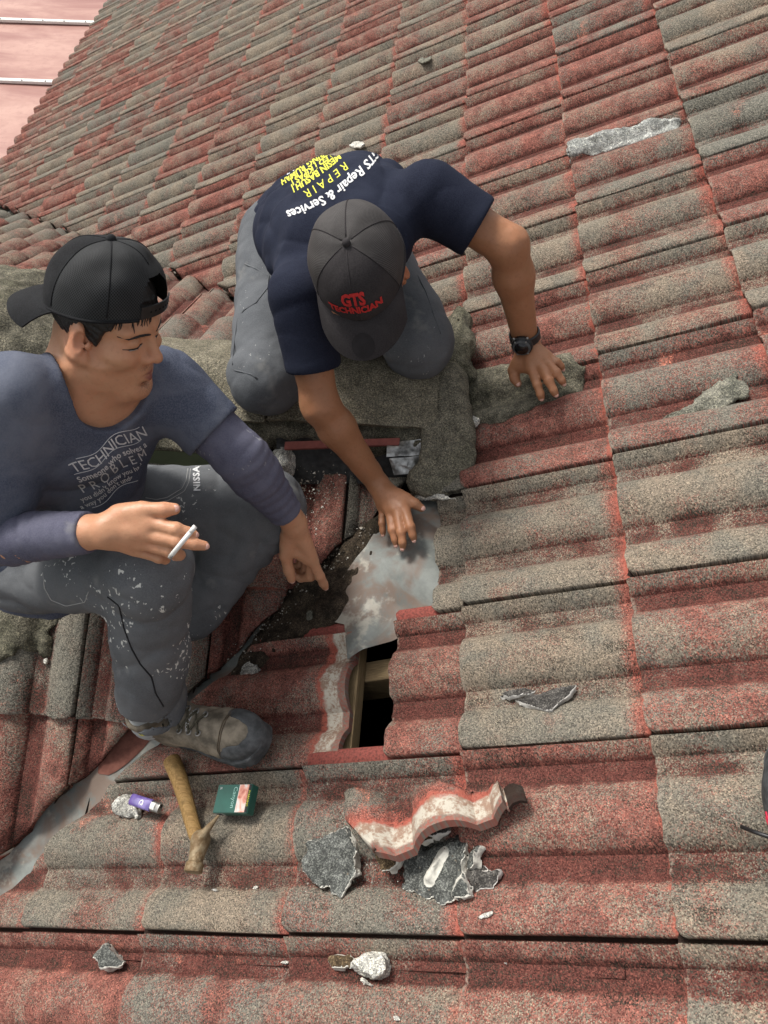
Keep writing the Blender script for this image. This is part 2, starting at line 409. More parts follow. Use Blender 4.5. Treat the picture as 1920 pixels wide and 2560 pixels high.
# ------------------------------------------------------------------ roof tiles
RNG = random.Random(11)
AMP, THK, TLEN = 0.033, 0.016, 0.398
def prof(v):
    """height of the top of the profile at v metres from the lower lip (0 = crest)"""
    for c0 in (0.023, 0.176, 0.323):
        t = abs(v - c0) / 0.0585
        if t < 1: return -AMP * (t ** 2.5)
    return -AMP
def tile_mesh(name, seed):
    rg = random.Random(seed)
    vs_ = [0.0, 0.004, 0.012, 0.023, 0.040, 0.056, 0.068, 0.077, 0.0825, 0.090, 0.1, 0.111, 0.1175, 0.123, 0.132, 0.145, 0.160, 0.176,
           0.192, 0.207, 0.220, 0.229, 0.2345, 0.242, 0.256, 0.2645, 0.270, 0.279, 0.287, 0.2925, 0.2932, 0.306, 0.309, 0.316, 0.319, 0.328]
    us = [0.0, 0.0025, 0.008, 0.09, 0.18, 0.26, 0.33, 0.350, 0.386, TLEN]
    nv, nu = len(vs_), len(us)
    ph = [rg.uniform(0, 6.28) for _ in range(6)]
    verts, crest, uvs = [], [], []
    def top(i, j):
        u, v = us[i], vs_[j]
        z = prof(min(v, 0.2932))
        if v > 0.2931: z = prof(0.2932) - 0.020 + (0.007 if 0.305 < v < 0.310 or 0.3155 < v < 0.3195 else 0.0)
        cz = (z + AMP) / AMP
        if i == 0: z -= 0.0035
        elif i == 1: z -= 0.0010
        if j == 0: z -= 0.002
        z += 0.0009 * math.sin(23 * u + 31 * v + ph[0]) + 0.0006 * math.sin(71 * u + ph[1]) * math.sin(47 * v + ph[2])
        uu = u
        if i < 3: uu += 0.0012 * math.sin(140 * v + ph[3]) + 0.0010 * math.sin(310 * v + ph[4]) + rg.uniform(-0.0007, 0.0007) + max(0, 0.016 - v) ** 2 * 45
        vv = v + (0.0008 * math.sin(90 * u + ph[5]) if j == 0 else 0)
        if u > 0.345 and v < 0.3: z -= 0.002                                     # rebated head
        return uu, vv, z - 0.0205 / G * u, min(max(cz, 0), 1)
    for i in range(nu):
        for j in range(nv):
            u, v, z, cz = top(i, j); verts.append((u, v, z)); crest.append(cz); uvs.append((us[i], vs_[j]))
    off = nu * nv
    for i in range(nu):
        for j in range(nv):
            u, v, z, cz = top(i, j)
            t = THK if vs_[j] < 0.2931 else 0.006
            verts.append((u + (0.003 if i == 0 else 0), v, z - t)); crest.append(cz * 0.5); uvs.append((us[i], vs_[j]))
    F = []
    ix = lambda i, j: i * nv + j
    for i in range(nu - 1):
        for j in range(nv - 1):
            a, b_, c_, d_ = ix(i, j), ix(i + 1, j), ix(i + 1, j + 1), ix(i, j + 1)
            F.append((a, b_, c_, d_)); F.append((off + a, off + d_, off + c_, off + b_))
    for j in range(nv - 1):
        F.append((ix(0, j), ix(0, j + 1), off + ix(0, j + 1), off + ix(0, j)))
        F.append((ix(nu - 1, j + 1), ix(nu - 1, j), off + ix(nu - 1, j), off + ix(nu - 1, j + 1)))
    for i in range(nu - 1):
        F.append((ix(i + 1, 0), ix(i, 0), off + ix(i, 0), off + ix(i + 1, 0)))
        F.append((ix(i, nv - 1), ix(i + 1, nv - 1), off + ix(i + 1, nv - 1), off + ix(i, nv - 1)))
    me = mesh_from(name, np.array(verts), np.array(F), MT['tile'])
    uvl = me.uv_layers.new(name='tile'); li = np.empty(len(me.loops), np.int32); me.loops.foreach_get('vertex_index', li)
    uvl.data.foreach_set('uv', np.array(uvs, np.float32)[li].ravel())
    at_ = me.attributes.new('crest', 'FLOAT', 'POINT'); at_.data.foreach_set('value', np.array(crest, np.float32))
    at_ = me.attributes.new('tint', 'FLOAT', 'POINT')
    me.set_sharp_from_angle(angle=math.radians(48))
    return me
TILE = [tile_mesh('roof_tile', 100 + k) for k in range(5)]
def tile_matrix(U, V, N, u, v, O, jit=1.0, extra=0.0, yaw=0.0):
    m = Matrix.Identity(4)
    a = yaw + RNG.uniform(-0.005, 0.005) * jit; b_ = RNG.uniform(-0.004, 0.004) * jit
    Uv, Vv, Nv = Vector(U), Vector(V), Vector(N)
    Ur = (Uv * math.cos(a) + Vv * math.sin(a) + Nv * b_).normalized(); Vr = Nv.cross(Ur).normalized(); Nr = Ur.cross(Vr)
    o = Vector(O) + Uv * (u + RNG.uniform(-0.004, 0.004) * jit) + Vv * (v + RNG.uniform(-0.0012, 0.0012) * jit) + Nv * (extra + RNG.uniform(-0.001, 0.0015) * jit)
    for r in range(3): m[r][0], m[r][1], m[r][2], m[r][3] = Ur[r], Vr[r], Nr[r], o[r]
    return m
def cut_tile(mat, planes, name='roof_tile', ragged=0.0):
    """a tile sawn off along world planes (point, normal that points to the waste)"""
    bm = bmesh.new(); bm.from_mesh(RNG.choice(TILE)); inv = mat.inverted()
    for co, no in planes:
        c_ = inv @ Vector(co); n_ = (inv.to_3x3() @ Vector(no)).normalized()
        g = bm.verts[:] + bm.edges[:] + bm.faces[:]
        res = bmesh.ops.bisect_plane(bm, geom=g, plane_co=c_, plane_no=n_, clear_outer=True, dist=1e-5)
        ed = [e for e in res['geom_cut'] if isinstance(e, bmesh.types.BMEdge)]
        if ed:
            try: bmesh.ops.holes_fill(bm, edges=[e for e in bm.edges if e.is_boundary], sides=0)
            except Exception: pass
    if ragged:
        for v in bm.verts:
            for co, no in planes:
                c_ = inv @ Vector(co); n_ = (inv.to_3x3() @ Vector(no)).normalized()
                if abs((v.co - c_).dot(n_)) < 1e-3: v.co -= n_ * RNG.uniform(0, ragged)
    if len(bm.verts) < 8: bm.free(); return None
    me = bpy.data.meshes.new(name); bm.to_mesh(me); bm.free(); me.materials.clear(); me.materials.append(MT['tile'])
    return me
def put_tile(me, mat, parent):
    o = bpy.data.objects.new('roof_tile', me); o.matrix_world = mat; COL.objects.link(o); o.parent = parent; return o

ROOF = tag(empty('tiled_roof', (0, 0, 0)), 'large weathered red and grey concrete tile roof sloping down to the left', 'roof')
GABLE = tag(empty('gable_roof', (0, 0, 0)), 'small tiled gable with its mortared ridge running left behind the two men', 'roof')
def in_view(P, mx=90, my=120):
    q = RW @ (np.asarray(P) - CAM)
    if q[2] < 0.1: return False
    x, y = 960 + FPX * q[0] / q[2], 1280 + FPX * q[1] / q[2]
    return -mx < x < 1920 + mx and -my < y < 2560 + my
def corners(mat): return [mat @ Vector((u, v, 0)) for u in (0, TLEN) for v in (0, TW)]
SQ = 2 ** -0.5
rest = []                                                                # tiles outside the picture
def lay(i, j, parent):
    u, v = i * G, j * TW
    extra, yaw, du = 0.0, 0.0, 0.0
    if (i, j) == (-1, 1): du, extra = 0.172, -0.0120                          # pushed up under the next course to open the hole
    if (i, j) == (-1, 2): du, extra = 0.262, -0.0180
    mat = tile_matrix(U1, V1, N1, u + du, v, (0, 0, 0), 1.0, extra, yaw)
    P = corners(mat)
    off = [p_.x - valley_x(p_.y) for p_ in P]
    planes = []
    if max(off) < 0.03: return
    if min(off) < 0.045:
        yc = sum(p_.y for p_ in P) / 4
        g_ = 0.036
        if yc < VR + 0.06: planes.append(((valley_x(0.5) + g_, 0.5, 0), (-SQ, SQ, 0)))
        if yc > VR - 0.06: planes.append(((valley_x(2.0) + 0.010, 2.0, 0), (-SQ, -SQ, 0)))
    vis = any(in_view(p_) for p_ in P)
    if planes:
        me = cut_tile(mat, planes, ragged=0.004)
        if me is None: return
    else: me = TILE[RNG.randrange(5)]
    if vis:
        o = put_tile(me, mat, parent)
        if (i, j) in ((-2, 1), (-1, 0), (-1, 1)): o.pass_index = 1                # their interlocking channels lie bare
    else: rest.append((me, mat))
SKIP = {(-2, 2)}
for i in range(-11, 5):
    for j in range(-4, 32):
        if (i, j) in SKIP: continue
        if i == -1 and j == 3: continue
        P = board((i + 0.5) * G, (j + 0.5) * TW)
        if P[0] - valley_x(P[1]) < -0.45: continue
        lay(i, j, ROOF)
# stub of the broken tile that still sits at the head of the valley
mat = tile_matrix(U1, V1, N1, -1 * G + 0.16, 3 * TW, (0, 0, 0), 0.5, 0.004)
me = cut_tile(mat, [(tuple(on1(1030, 1236)), tuple(-V1 * 0.97 - U1 * 0.12)), (tuple(on1(1025, 1230)), tuple(-U1 * 0.9 + V1 * 0.43))], ragged=0.006)
if me: put_tile(me, mat, ROOF)

def gable_side(U, V, N, dpl, u0, v0, iu, iv, sgn, top_cut):
    O = np.array(N) * dpl
    for i in iu:
        for j in iv:
            mat = tile_matrix(U, V, N, u0 + i * G, v0 + j * TW, O)
            P = corners(mat); off = [valley_x(p_.y) - p_.x for p_ in P]
            if max(off) < 0.0: continue
            yc = sum(p_.y for p_ in P) / 4
            g_ = (0.006 if yc > 0.55 else 0.062) if sgn < 0 else 0.004
            pl = []
            if min(off) < 0.09: pl.append(((valley_x(0.6 if sgn < 0 else 2.0) - g_, 0.6 if sgn < 0 else 2.0, 0), (SQ, SQ * sgn, 0)))
            uh = u0 + i * G + TLEN
            if uh > top_cut: pl.append((tuple(O + np.array(U) * top_cut), tuple(U)))
            me = cut_tile(mat, pl, ragged=0.004) if pl else TILE[RNG.randrange(5)]
            if me is None: continue
            if any(in_view(p_) for p_ in P): put_tile(me, mat, GABLE)
            else: rest.append((me, mat))
gable_side(U2, V2, N2, D2, 0.212, 0.272, range(-4, 3), range(-2, 10), -1, 0.835)
gable_side(U3, V3, N3, D3, -1.30, -3.0, range(-8, 2), range(-4, 14), 1, -1.05)

def join_rest(name, items, parent, tagkind):
    VV, FF, UU, CC, TT = [], [], [], [], []; n0 = 0
    for me, mat in items:
        n = len(me.vertices); a = np.empty(n * 3, np.float32); me.vertices.foreach_get('co', a)
        m = np.array(mat); w = a.reshape(-1, 3) @ m[:3, :3].T + m[:3, 3]
        li = np.empty(len(me.loops), np.int32); me.loops.foreach_get('vertex_index', li)
        uv = np.empty(len(me.loops) * 2, np.float32); me.uv_layers['tile'].data.foreach_get('uv', uv)
        cr = np.empty(n, np.float32); me.attributes['crest'].data.foreach_get('value', cr)
        VV.append(w); UU.append(uv.reshape(-1, 2)); CC.append(cr); TT.append(np.full(n, RNG.random()))
        FF += [tuple(n0 + k for k in p_.vertices) for p_ in me.polygons]; n0 += n
    me = bpy.data.meshes.new(name); me.from_pydata(np.concatenate(VV).tolist(), [], FF)
    uvl = me.uv_layers.new(name='tile'); uvl.data.foreach_set('uv', np.concatenate(UU).astype(np.float32).ravel())
    a_ = me.attributes.new('crest', 'FLOAT', 'POINT'); a_.data.foreach_set('value', np.concatenate(CC))
    a_ = me.attributes.new('tint', 'FLOAT', 'POINT'); a_.data.foreach_set('value', np.concatenate(TT).astype(np.float32))
    me.polygons.foreach_set('use_smooth', np.ones(len(me.polygons), bool)); me.set_sharp_from_angle(angle=math.radians(48))
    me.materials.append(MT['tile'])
    o = obj(name, me, parent); o['kind'] = tagkind; return o
if rest: join_rest('outlying_roof_tiles', rest, ROOF, 'stuff')
# ------------------------------------------------------------------ helpers for patches that follow the tiles
def poly2(p, poly):
    """signed distance to a 2-D polygon"""
    poly = np.asarray(poly, np.float32); n = len(poly); dd = np.full(len(p), 1e9, np.float32); sg = np.ones(len(p), np.float32)
    for i in range(n):
        a, b_ = poly[i], poly[i - 1]; e = b_ - a; w = p - a
        t = np.clip(w @ e / float(e @ e + 1e-12), 0, 1); q = w - t[:, None] * e; dd = np.minimum(dd, (q * q).sum(1))
        c1 = p[:, 1] >= a[1]; c2 = p[:, 1] < b_[1]; c3 = e[0] * w[:, 1] > e[1] * w[:, 0]
        fl = (c1 & c2 & c3) | (~c1 & ~c2 & ~c3); sg[fl] *= -1
    return sg * np.sqrt(dd)
_vt = np.linspace(0, TW, 301); _pt = np.array([prof(v) for v in _vt])
def tile_top(u, v, u0=0.0, v0=0.0):
    uu = np.mod(u - u0, G); vv = np.mod(v - v0, TW)
    return np.interp(vv, _vt, _pt) - 0.0205 / G * uu
FR = {1: (U1, V1, N1, 0.0, 0.0, 0.0), 2: (U2, V2, N2, D2, 0.212, 0.272), 3: (U3, V3, N3, D3, -1.30, -3.0)}
def to_frame(p, k):
    U, V, N, dd, _, _ = FR[k]; return np.stack([p @ U, p @ V, p @ N - dd], 1)
def patch_mesh(name, k, pts, thick, mat, h=0.005, rag=0.012, bump=0.008, edge=0.03, seed=0, flat=None, sink=0.012):
    """a mortar patch on slope k whose outline is given by world points"""
    U, V, N, dd, u0, v0 = FR[k]
    pts = np.array(pts); pl = np.stack([pts @ U, pts @ V], 1)
    def fn(p):
        p64 = p.astype(np.float64); q = to_frame(p64, k)
        d2 = poly2(q[:, :2].astype(np.float32), pl) + rag * fbm(p, 32, seed) + rag * 0.5 * vnoise(p, 110, seed + 5)
        base = tile_top(q[:, 0], q[:, 1], u0, v0) if flat is None else np.full(len(p), flat)
        t = thick * np.clip(-d2 / edge, 0, 1) ** 0.5 + bump * fbm(p, 24, seed + 9) + bump * 0.35 * vnoise(p, 140, seed + 3)
        return (np.maximum(np.maximum(d2, (q[:, 2] - base - t) * 0.75), (base - sink) - q[:, 2])).astype(np.float32)
    mid_h = 0.0
    lo = pts.min(0) - 0.06; hi = pts.max(0) + 0.06
    return sdf_mesh(fn, lo, hi, h, name, mat)
def blob_mesh(name, fn, lo, hi, h, mat, sm=1): return sdf_mesh(fn, lo, hi, h, name, mat, sm)
def ribbon(name, rows, mat, smooth=True, thick=0.0):
    """sheet from rows of points; thick gives it a second face"""
    R_ = np.array(rows, float); a, b_ = R_.shape[:2]; V = R_.reshape(-1, 3); F = []
    for i in range(a - 1):
        for j in range(b_ - 1): F.append((i * b_ + j, (i + 1) * b_ + j, (i + 1) * b_ + j + 1, i * b_ + j + 1))
    if thick:
        du = np.gradient(R_, axis=0); dv = np.gradient(R_, axis=1); n = np.cross(du, dv); n /= np.linalg.norm(n, axis=2)[..., None] + 1e-12
        W2 = (R_ - n * thick).reshape(-1, 3); o = len(V); V = np.concatenate([V, W2])
        F += [tuple(o + k for k in f[::-1]) for f in F]
        bd = [(i * b_, (i + 1) * b_) for i in range(a - 1)] + [((i + 1) * b_ + b_ - 1, i * b_ + b_ - 1) for i in range(a - 1)]
        bd += [(j + 1, j) for j in range(b_ - 1)] + [((a - 1) * b_ + j, (a - 1) * b_ + j + 1) for j in range(b_ - 1)]
        F += [(x, y, o + y, o + x)[::-1] for x, y in bd]
    me = mesh_from(name, V, np.array(F), mat, smooth)
    if smooth: me.set_sharp_from_angle(angle=math.radians(45))
    return me
def prism(name, poly, n, t, mat, bev=0.0):
    """extrude a world-space polygon along -n by t"""
    bm = bmesh.new(); n = Vector(n).normalized()
    vs_ = [bm.verts.new(tuple(p_)) for p_ in poly]; f_ = bm.faces.new(vs_); f_.normal_update()
    if f_.normal.dot(n) < 0: f_.normal_flip()
    r = bmesh.ops.extrude_face_region(bm, geom=[f_]); bmesh.ops.translate(bm, verts=[v for v in r['geom'] if isinstance(v, bmesh.types.BMVert)], vec=-n * t)
    bmesh.ops.recalc_face_normals(bm, faces=bm.faces)
    if bev: bmesh.ops.bevel(bm, geom=bm.edges[:], offset=bev, segments=2, affect='EDGES', profile=0.6)
    return bm_mesh(bm, name, mat)
def beam(name, a, b_, wdir, w, hgt, mat, bev=0.002):
    """rectangular timber from a to b (centre of its top face); wdir is across"""
    a, b_, wd = Vector(a), Vector(b_), Vector(wdir).normalized(); ax = (b_ - a).normalized(); dn = ax.cross(wd).normalized()
    if dn.z > 0: dn = -dn
    bm = bmesh.new(); vs_ = []
    for q in (a, b_):
        for sx, sz in ((-1, 0), (1, 0), (1, 1), (-1, 1)): vs_.append(bm.verts.new(q + wd * (sx * w / 2) + dn * (sz * hgt)))
    for f_ in ((0, 1, 2, 3), (7, 6, 5, 4), (0, 4, 5, 1), (1, 5, 6, 2), (2, 6, 7, 3), (3, 7, 4, 0)): bm.faces.new([vs_[k] for k in f_])
    bmesh.ops.recalc_face_normals(bm, faces=bm.faces)
    if bev: bmesh.ops.bevel(bm, geom=bm.edges[:], offset=bev, segments=1, affect='EDGES')
    return bm_mesh(bm, name, mat)

# ------------------------------------------------------------------ what shows through the hole: dark roof space, batten, rafter
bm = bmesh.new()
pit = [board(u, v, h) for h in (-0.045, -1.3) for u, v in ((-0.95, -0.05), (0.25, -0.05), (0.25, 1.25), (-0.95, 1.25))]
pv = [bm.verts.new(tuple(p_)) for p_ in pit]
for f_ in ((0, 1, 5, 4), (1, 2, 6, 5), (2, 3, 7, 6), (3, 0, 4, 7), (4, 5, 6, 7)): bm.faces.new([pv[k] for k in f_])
o = obj('roof_space', bm_mesh(bm, 'roof_space', MT['attic'])); o['kind'] = 'structure'  # added box closing off the hole so the void below reads dark
c0 = on1(866, 1750, -0.058); ub = c0 @ U1
obj('batten', beam('batten', board(ub, 0.1, -0.074), board(ub, 1.0, -0.074), U1, 0.026, 0.034, MT['wood']), ROOF)
c0 = on1(930, 1640, -0.095); vb = c0 @ V1
obj('rafter', beam('rafter', board(ub - 0.30, vb - 0.035, -0.110), board(0.22, vb - 0.020, -0.110), V1, 0.048, 0.10, MT['wood']), ROOF)

# ------------------------------------------------------------------ valley: folded galvanised gutter
def valley_pt(y, t):
    """t < 0 on the main slope, t > 0 on the gable slope"""
    x = valley_x(y); a = abs(t)
    return (x + (SQ * a if t < 0 else -SQ * a), y + (-SQ * a if t < 0 else SQ * a), x * tp + SQ * a * tp - 0.062 + 0.012 * math.exp(-(t / 0.02) ** 2) * 0.6 + 0.001 * math.sin(y * 31 + t * 40))
ts = [-0.17, -0.12, -0.08, -0.04, -0.015, 0, 0.015, 0.04, 0.08, 0.12, 0.17]
obj('valley_gutter', ribbon('valley_gutter', [[valley_pt(-0.75 + 0.05 * k, t) for t in ts] for k in range(30)], MT['zinc'], thick=0.0012), ROOF)
obj('valley_gutter', ribbon('valley_gutter', [[(valley_x(1.25 + 0.12 * k) + (SQ * t), 1.25 + 0.12 * k + SQ * t * (1 if t > 0 else 1), valley_x(1.25 + 0.12 * k) * tp + abs(t) * SQ * tp * 0.4 - 0.075) for t in (-0.14, -0.07, 0, 0.07, 0.14)] for k in range(34)], MT['mortar_dark'], thick=0.002), ROOF)
rb = NB('rust_patch', 0.85); cc = rb.co(); mm = rb.noise(cc, 60, 4, 0.6)
MT['rust'] = rb.done(rb.mix(rb.ss(mm, 0.3, 0.7), (0.115, 0.042, 0.030), (0.175, 0.070, 0.050)), None, rb.bump(mm, 0.001))
def on_valley(px, py):
    best = None
    P = on1(px, py, -0.03); 
    for y in np.arange(-0.4, 0.9, 0.004):
        for t in np.arange(-0.16, 0.17, 0.005):
            q = np.array(valley_pt(y, t)); c_ = RW @ (q - CAM); x_, y_ = 960 + FPX * c_[0] / c_[2], 1280 + FPX * c_[1] / c_[2]
            e = (x_ - px) ** 2 + (y_ - py) ** 2
            if best is None or e < best[0]: best = (e, y, t)
    return best[1:]
vy, vt = on_valley(318, 1868)
rows = []
for a in np.linspace(-1, 1, 11):
    w = 0.028 * math.sqrt(max(0, 1 - abs(a) ** 2.6)) + 0.0015
    rows.append([np.array(valley_pt(vy + a * 0.058, vt - a * 0.004 + w * s_)) + np.array([0, 0, 0.0022]) for s_ in np.linspace(-1, 1, 7)])
obj('rust_patch', ribbon('rust_patch', rows, MT['rust'], thick=0.0006), ROOF)
# loose sheet lying at the head of the valley, its pointed end over the hole
sh = [(866, 1646), (905, 1622), (960, 1588), (1010, 1556), (1060, 1524), (1130, 1478), (1215, 1420), (1215, 1330), (1205, 1250), (1120, 1236), (1030, 1240), (985, 1272), (952, 1316), (922, 1372), (870, 1432), (830, 1482), (788, 1540), (858, 1558)]
bm = bmesh.new()
vl = [bm.verts.new(tuple(on1(x, y, -0.03))) for x, y in sh]; f_ = bm.faces.new(vl)
bmesh.ops.triangulate(bm, faces=[f_]); bmesh.ops.subdivide_edges(bm, edges=bm.edges[:], cuts=3, use_grid_fill=True); bmesh.ops.subdivide_edges(bm, edges=[e for e in bm.edges if e.calc_length() > 0.02], cuts=1, use_grid_fill=True)
for v in bm.verts:
    p_ = np.array(v.co); u, w = p_ @ U1, p_ @ V1
    off = p_[0] - valley_x(p_[1])                                           # distance beyond the valley fold
    hgt = -0.030 + 0.012 * math.exp(-((off - 0.10) / 0.06) ** 2) + max(0, 0.03 - off) * 0.75 - 0.010 * math.exp(-((u + 0.33) / 0.05) ** 2)
    hgt += 0.0035 * float(vnoise(np.array([p_]), 14, 3)[0]) + 0.0015 * float(vnoise(np.array([p_]), 45, 4)[0])
    low = max(min(1, (u + 0.13) / 0.08), min(1, max(0, (u + 0.24) / 0.06)) * min(1, max(0, (0.72 - w) / 0.08)), 0)
    hgt = hgt * (1 - low) - 0.066 * low
    v.co = Vector(board(u, w, hgt))
r = bmesh.ops.solidify(bm, geom=bm.faces[:], thickness=0.0012)
bmesh.ops.recalc_face_normals(bm, faces=bm.faces)
sheet = obj('metal_sheet', bm_mesh(bm, 'metal_sheet', MT['zinc'], True)); sheet.data.set_sharp_from_angle(angle=math.radians(50))
root_at(sheet, on1(980, 1450, -0.03))
tag(sheet, 'stained galvanised metal sheet lying over the open valley under a hand', 'metal sheet')

# ------------------------------------------------------------------ mortar and ridge of the gable
RX0, RX1 = -2.2, -0.03
def ridge_body(p):
    q2 = to_frame(p.astype(np.float64), 2)[:, 2]; q3 = to_frame(p.astype(np.float64), 3)[:, 2]
    x = p[:, 0]; up = np.interp(x, [-1.6, -1.15, -0.9, -0.5, 0], [0.20, 0.17, 0.036, 0.022, 0.030]) * np.clip(1 - np.clip((VR - p[:, 1] - 0.13) / 0.11, 0, 1) * 0.75, 0, 1)
    n = 0.010 * fbm(p, 16, 2) + 0.004 * vnoise(p, 90, 8)
    d_ = smax(q2 - up, q3 - up, 0.07) + n
    half = np.interp(x, [-1.6, -1.15, -0.9, 0], [0.42, 0.36, 0.150, 0.150])
    d_ = smax(d_, (VR - p[:, 1]) - np.interp(x, [-1.2, -0.9, -0.50, -0.46], [0.26, 0.262, 0.262, 0.145]) + 1.5 * n, 0.02)
    d_ = smax(d_, (p[:, 1] - VR) - np.interp(x, [-1.2, -0.9], [0.62, 0.175]) + 1.5 * n, 0.03)
    d_ = np.maximum(d_, -np.minimum(q2, q3) - 0.16)
    d_ = smax(d_, x - RX1 + 0.02, 0.03)
    return (np.maximum(d_, RX0 - x) * 0.85).astype(np.float32)
obj('ridge_mortar', blob_mesh('ridge_mortar', ridge_body, (RX0 - 0.03, 0.85, -0.3), (0.03, 1.95, 0.36), 0.009, MT['mortar']), GABLE)
def cap(x0, x1, lift, tilt=0.0, mat='cap'):
    """angular concrete ridge cap, open underneath"""
    sec = []
    for s_, n_, U_ in ((-1, N2, U2), (1, N3, U3)):
        pass
    prof_ = []
    for a in np.linspace(-1, 1, 15):
        l = abs(a) * 0.152
        y = VR + (l * cp) * (1 if a > 0 else -1); z = ZR - l * sp + lift - 0.010 * math.exp(-(l / 0.02) ** 2)
        prof_.append((y, z))
    rows = []
    for k, x in enumerate(np.linspace(x0, x1, 9)):
        e = 0.0
        rows.append([(x, y + 0.0015 * math.sin(x * 40 + y * 30), z + tilt * (x - x0) + 0.0015 * math.sin(x * 33 + y * 21) - (0.003 if k in (0, 8) else 0)) for y, z in prof_])
    return ribbon('ridge_cap', rows, MT[mat], thick=0.017)
for x0, x1, lf, tl in ((-0.462, -0.062, 0.070, 0.0), (-0.873, -0.470, 0.060, 0.004)):
    obj('ridge_cap', cap(x0, x1, lf, tl), GABLE)
# rounded mortar round the end of the ridge
pts = [on1(1086, 925, 0.075), on1(1108, 965, 0.048), on1(1115, 1040, 0.036), on1(1122, 1110, 0.026), on1(1118, 1160, 0.014), on1(1090, 1195, 0.006), on1(1045, 1205, 0.0)]
rad = [0.036, 0.052, 0.056, 0.056, 0.052, 0.042, 0.030]
def endm(p): return (smax(chain(p, pts, [r_ * 1.02 for r_ in rad], 0.04), (p.astype(np.float64) @ N2 - D2 - 0.062).astype(np.float32), 0.025) + 0.006 * fbm(p, 20, 4) + 0.003 * vnoise(p, 110, 6)) * 0.8
pa = np.array(pts); obj('end_mortar', blob_mesh('end_mortar', endm, pa.min(0) - 0.10, pa.max(0) + 0.10, 0.0055, MT['mortar_end']), GABLE)
pts2 = [on1(1150, 800, 0.03), on1(1148, 860, 0.032), on1(1135, 915, 0.04), on1(1175, 935, 0.02)]
def endm2(p): return (chain(p, pts2, [0.03, 0.034, 0.034, 0.02], 0.03) + 0.007 * fbm(p, 34, 14) + 0.003 * vnoise(p, 130, 6)) * 0.85
pa2 = np.array(pts2); obj('far_mortar', blob_mesh('far_mortar', endm2, pa2.min(0) - 0.07, pa2.max(0) + 0.07, 0.0065, MT['mortar']), GABLE)
# broken out bedding under the cap: red tile edge, crinkled flashing, dark membrane, white cement
obj('tile_strip', prism('tile_strip', [on2(712, 1104, 0.040), on2(1000, 1094, 0.040), on2(998, 1112, 0.034), on2(710, 1124, 0.034)], N2, 0.012, plain('clean_red_tile_edge', (0.23, 0.075, 0.062), 0.9, bump=0.001), 0.002), GABLE)
def sheet_px(name, k, c4, nu, nv, amp, seed, mat, thick=0.0012):
    rows = []
    for a in np.linspace(0, 1, nu):
        row = []
        for b_ in np.linspace(0, 1, nv):
            P = (1 - a) * ((1 - b_) * c4[0] + b_ * c4[1]) + a * ((1 - b_) * c4[3] + b_ * c4[2])
            row.append(P + FR[k][2] * amp * float(fbm(np.array([P]), 30, seed)[0]))
        rows.append(row)
    return ribbon(name, rows, mat, thick=thick)
MT['membrane'] = plain('black_bitumen_membrane', (0.030, 0.030, 0.029), 0.55, var=0.4, bump=0.002)
obj('membrane', sheet_px('membrane', 2, [on2(690, 1095, 0.012), on2(1090, 1085, 0.012), on2(1100, 1205, -0.035), on2(690, 1212, -0.035)], 14, 40, 0.006, 5, MT['membrane']), GABLE)
obj('flashing', sheet_px('flashing', 2, [on2(968, 1108, 0.030), on2(1072, 1094, 0.034), on2(1078, 1136, 0.018), on2(966, 1143, 0.014)], 12, 20, 0.007, 8, MT['foil']), GABLE)
obj('flashing', sheet_px('flashing', 2, [on2(972, 1146, 0.014), on2(1074, 1138, 0.018), on2(1082, 1180, 0.006), on2(985, 1188, 0.0)], 12, 20, 0.007, 11, MT['foil']), GABLE)
MT['cement'] = mortar_material('white_cement', (0.16, 0.155, 0.14), (0.62, 0.61, 0.56), 0.1, 0.35)
obj('cement', patch_mesh('cement', 2, [on2(*q) for q in ((682, 1125), (722, 1105), (742, 1130), (742, 1180), (720, 1212), (672, 1200))], 0.045, MT['cement'], 0.005, 0.010, 0.008, 0.02, 3), GABLE)
obj('cement', patch_mesh('cement', 2, [on2(*q) for q in ((1020, 1190), (1075, 1178), (1108, 1200), (1090, 1222), (1035, 1218))], 0.030, MT['cement'], 0.005, 0.008, 0.008, 0.02, 5), GABLE)
obj('cement', patch_mesh('cement', 2, [on2(*q) for q in ((1060, 1090), (1085, 1085), (1088, 1140), (1078, 1142), (1068, 1112))], 0.055, MT['cement'], 0.005, 0.004, 0.006, 0.015, 6), GABLE)
# mortar patches over the tiles
hm = patch_mesh('mortar_patch', 1, [on1(*q) for q in ((1160, 935), (1195, 905), (1300, 892), (1425, 868), (1452, 900), (1450, 940), (1395, 978), (1330, 1008), (1245, 1052), (1178, 1062), (1152, 1005))], 0.014, MT['mortar'], 0.006, 0.010, 0.006, 0.02, 1)
obj('mortar_patch', hm, ROOF)
lm_ = patch_mesh('mortar_patch', 2, [on2(*q) for q in ((-60, 1400), (110, 1440), (145, 1520), (112, 1560), (120, 1600), (95, 1642), (42, 1622), (0, 1660), (-60, 1660))], 0.016, MT['mortar'], 0.006, 0.014, 0.006, 0.02, 2)
obj('mortar_patch', lm_, GABLE)
# strip of grey mortar squeezed out along a joint high on the right
sm_ = patch_mesh('mortar_strip', 1, [on1(*q) for q in ((1412, 358), (1470, 338), (1540, 312), (1620, 285), (1692, 266), (1690, 284), (1640, 300), (1590, 322), (1540, 338), (1480, 360), (1418, 375))], 0.007, mortar_material('lichen_grey_mortar', (0.20, 0.205, 0.19), (0.55, 0.56, 0.53), 0.05), 0.005, 0.006, 0.005, 0.012, 12)
obj('mortar_strip', sm_, ROOF)
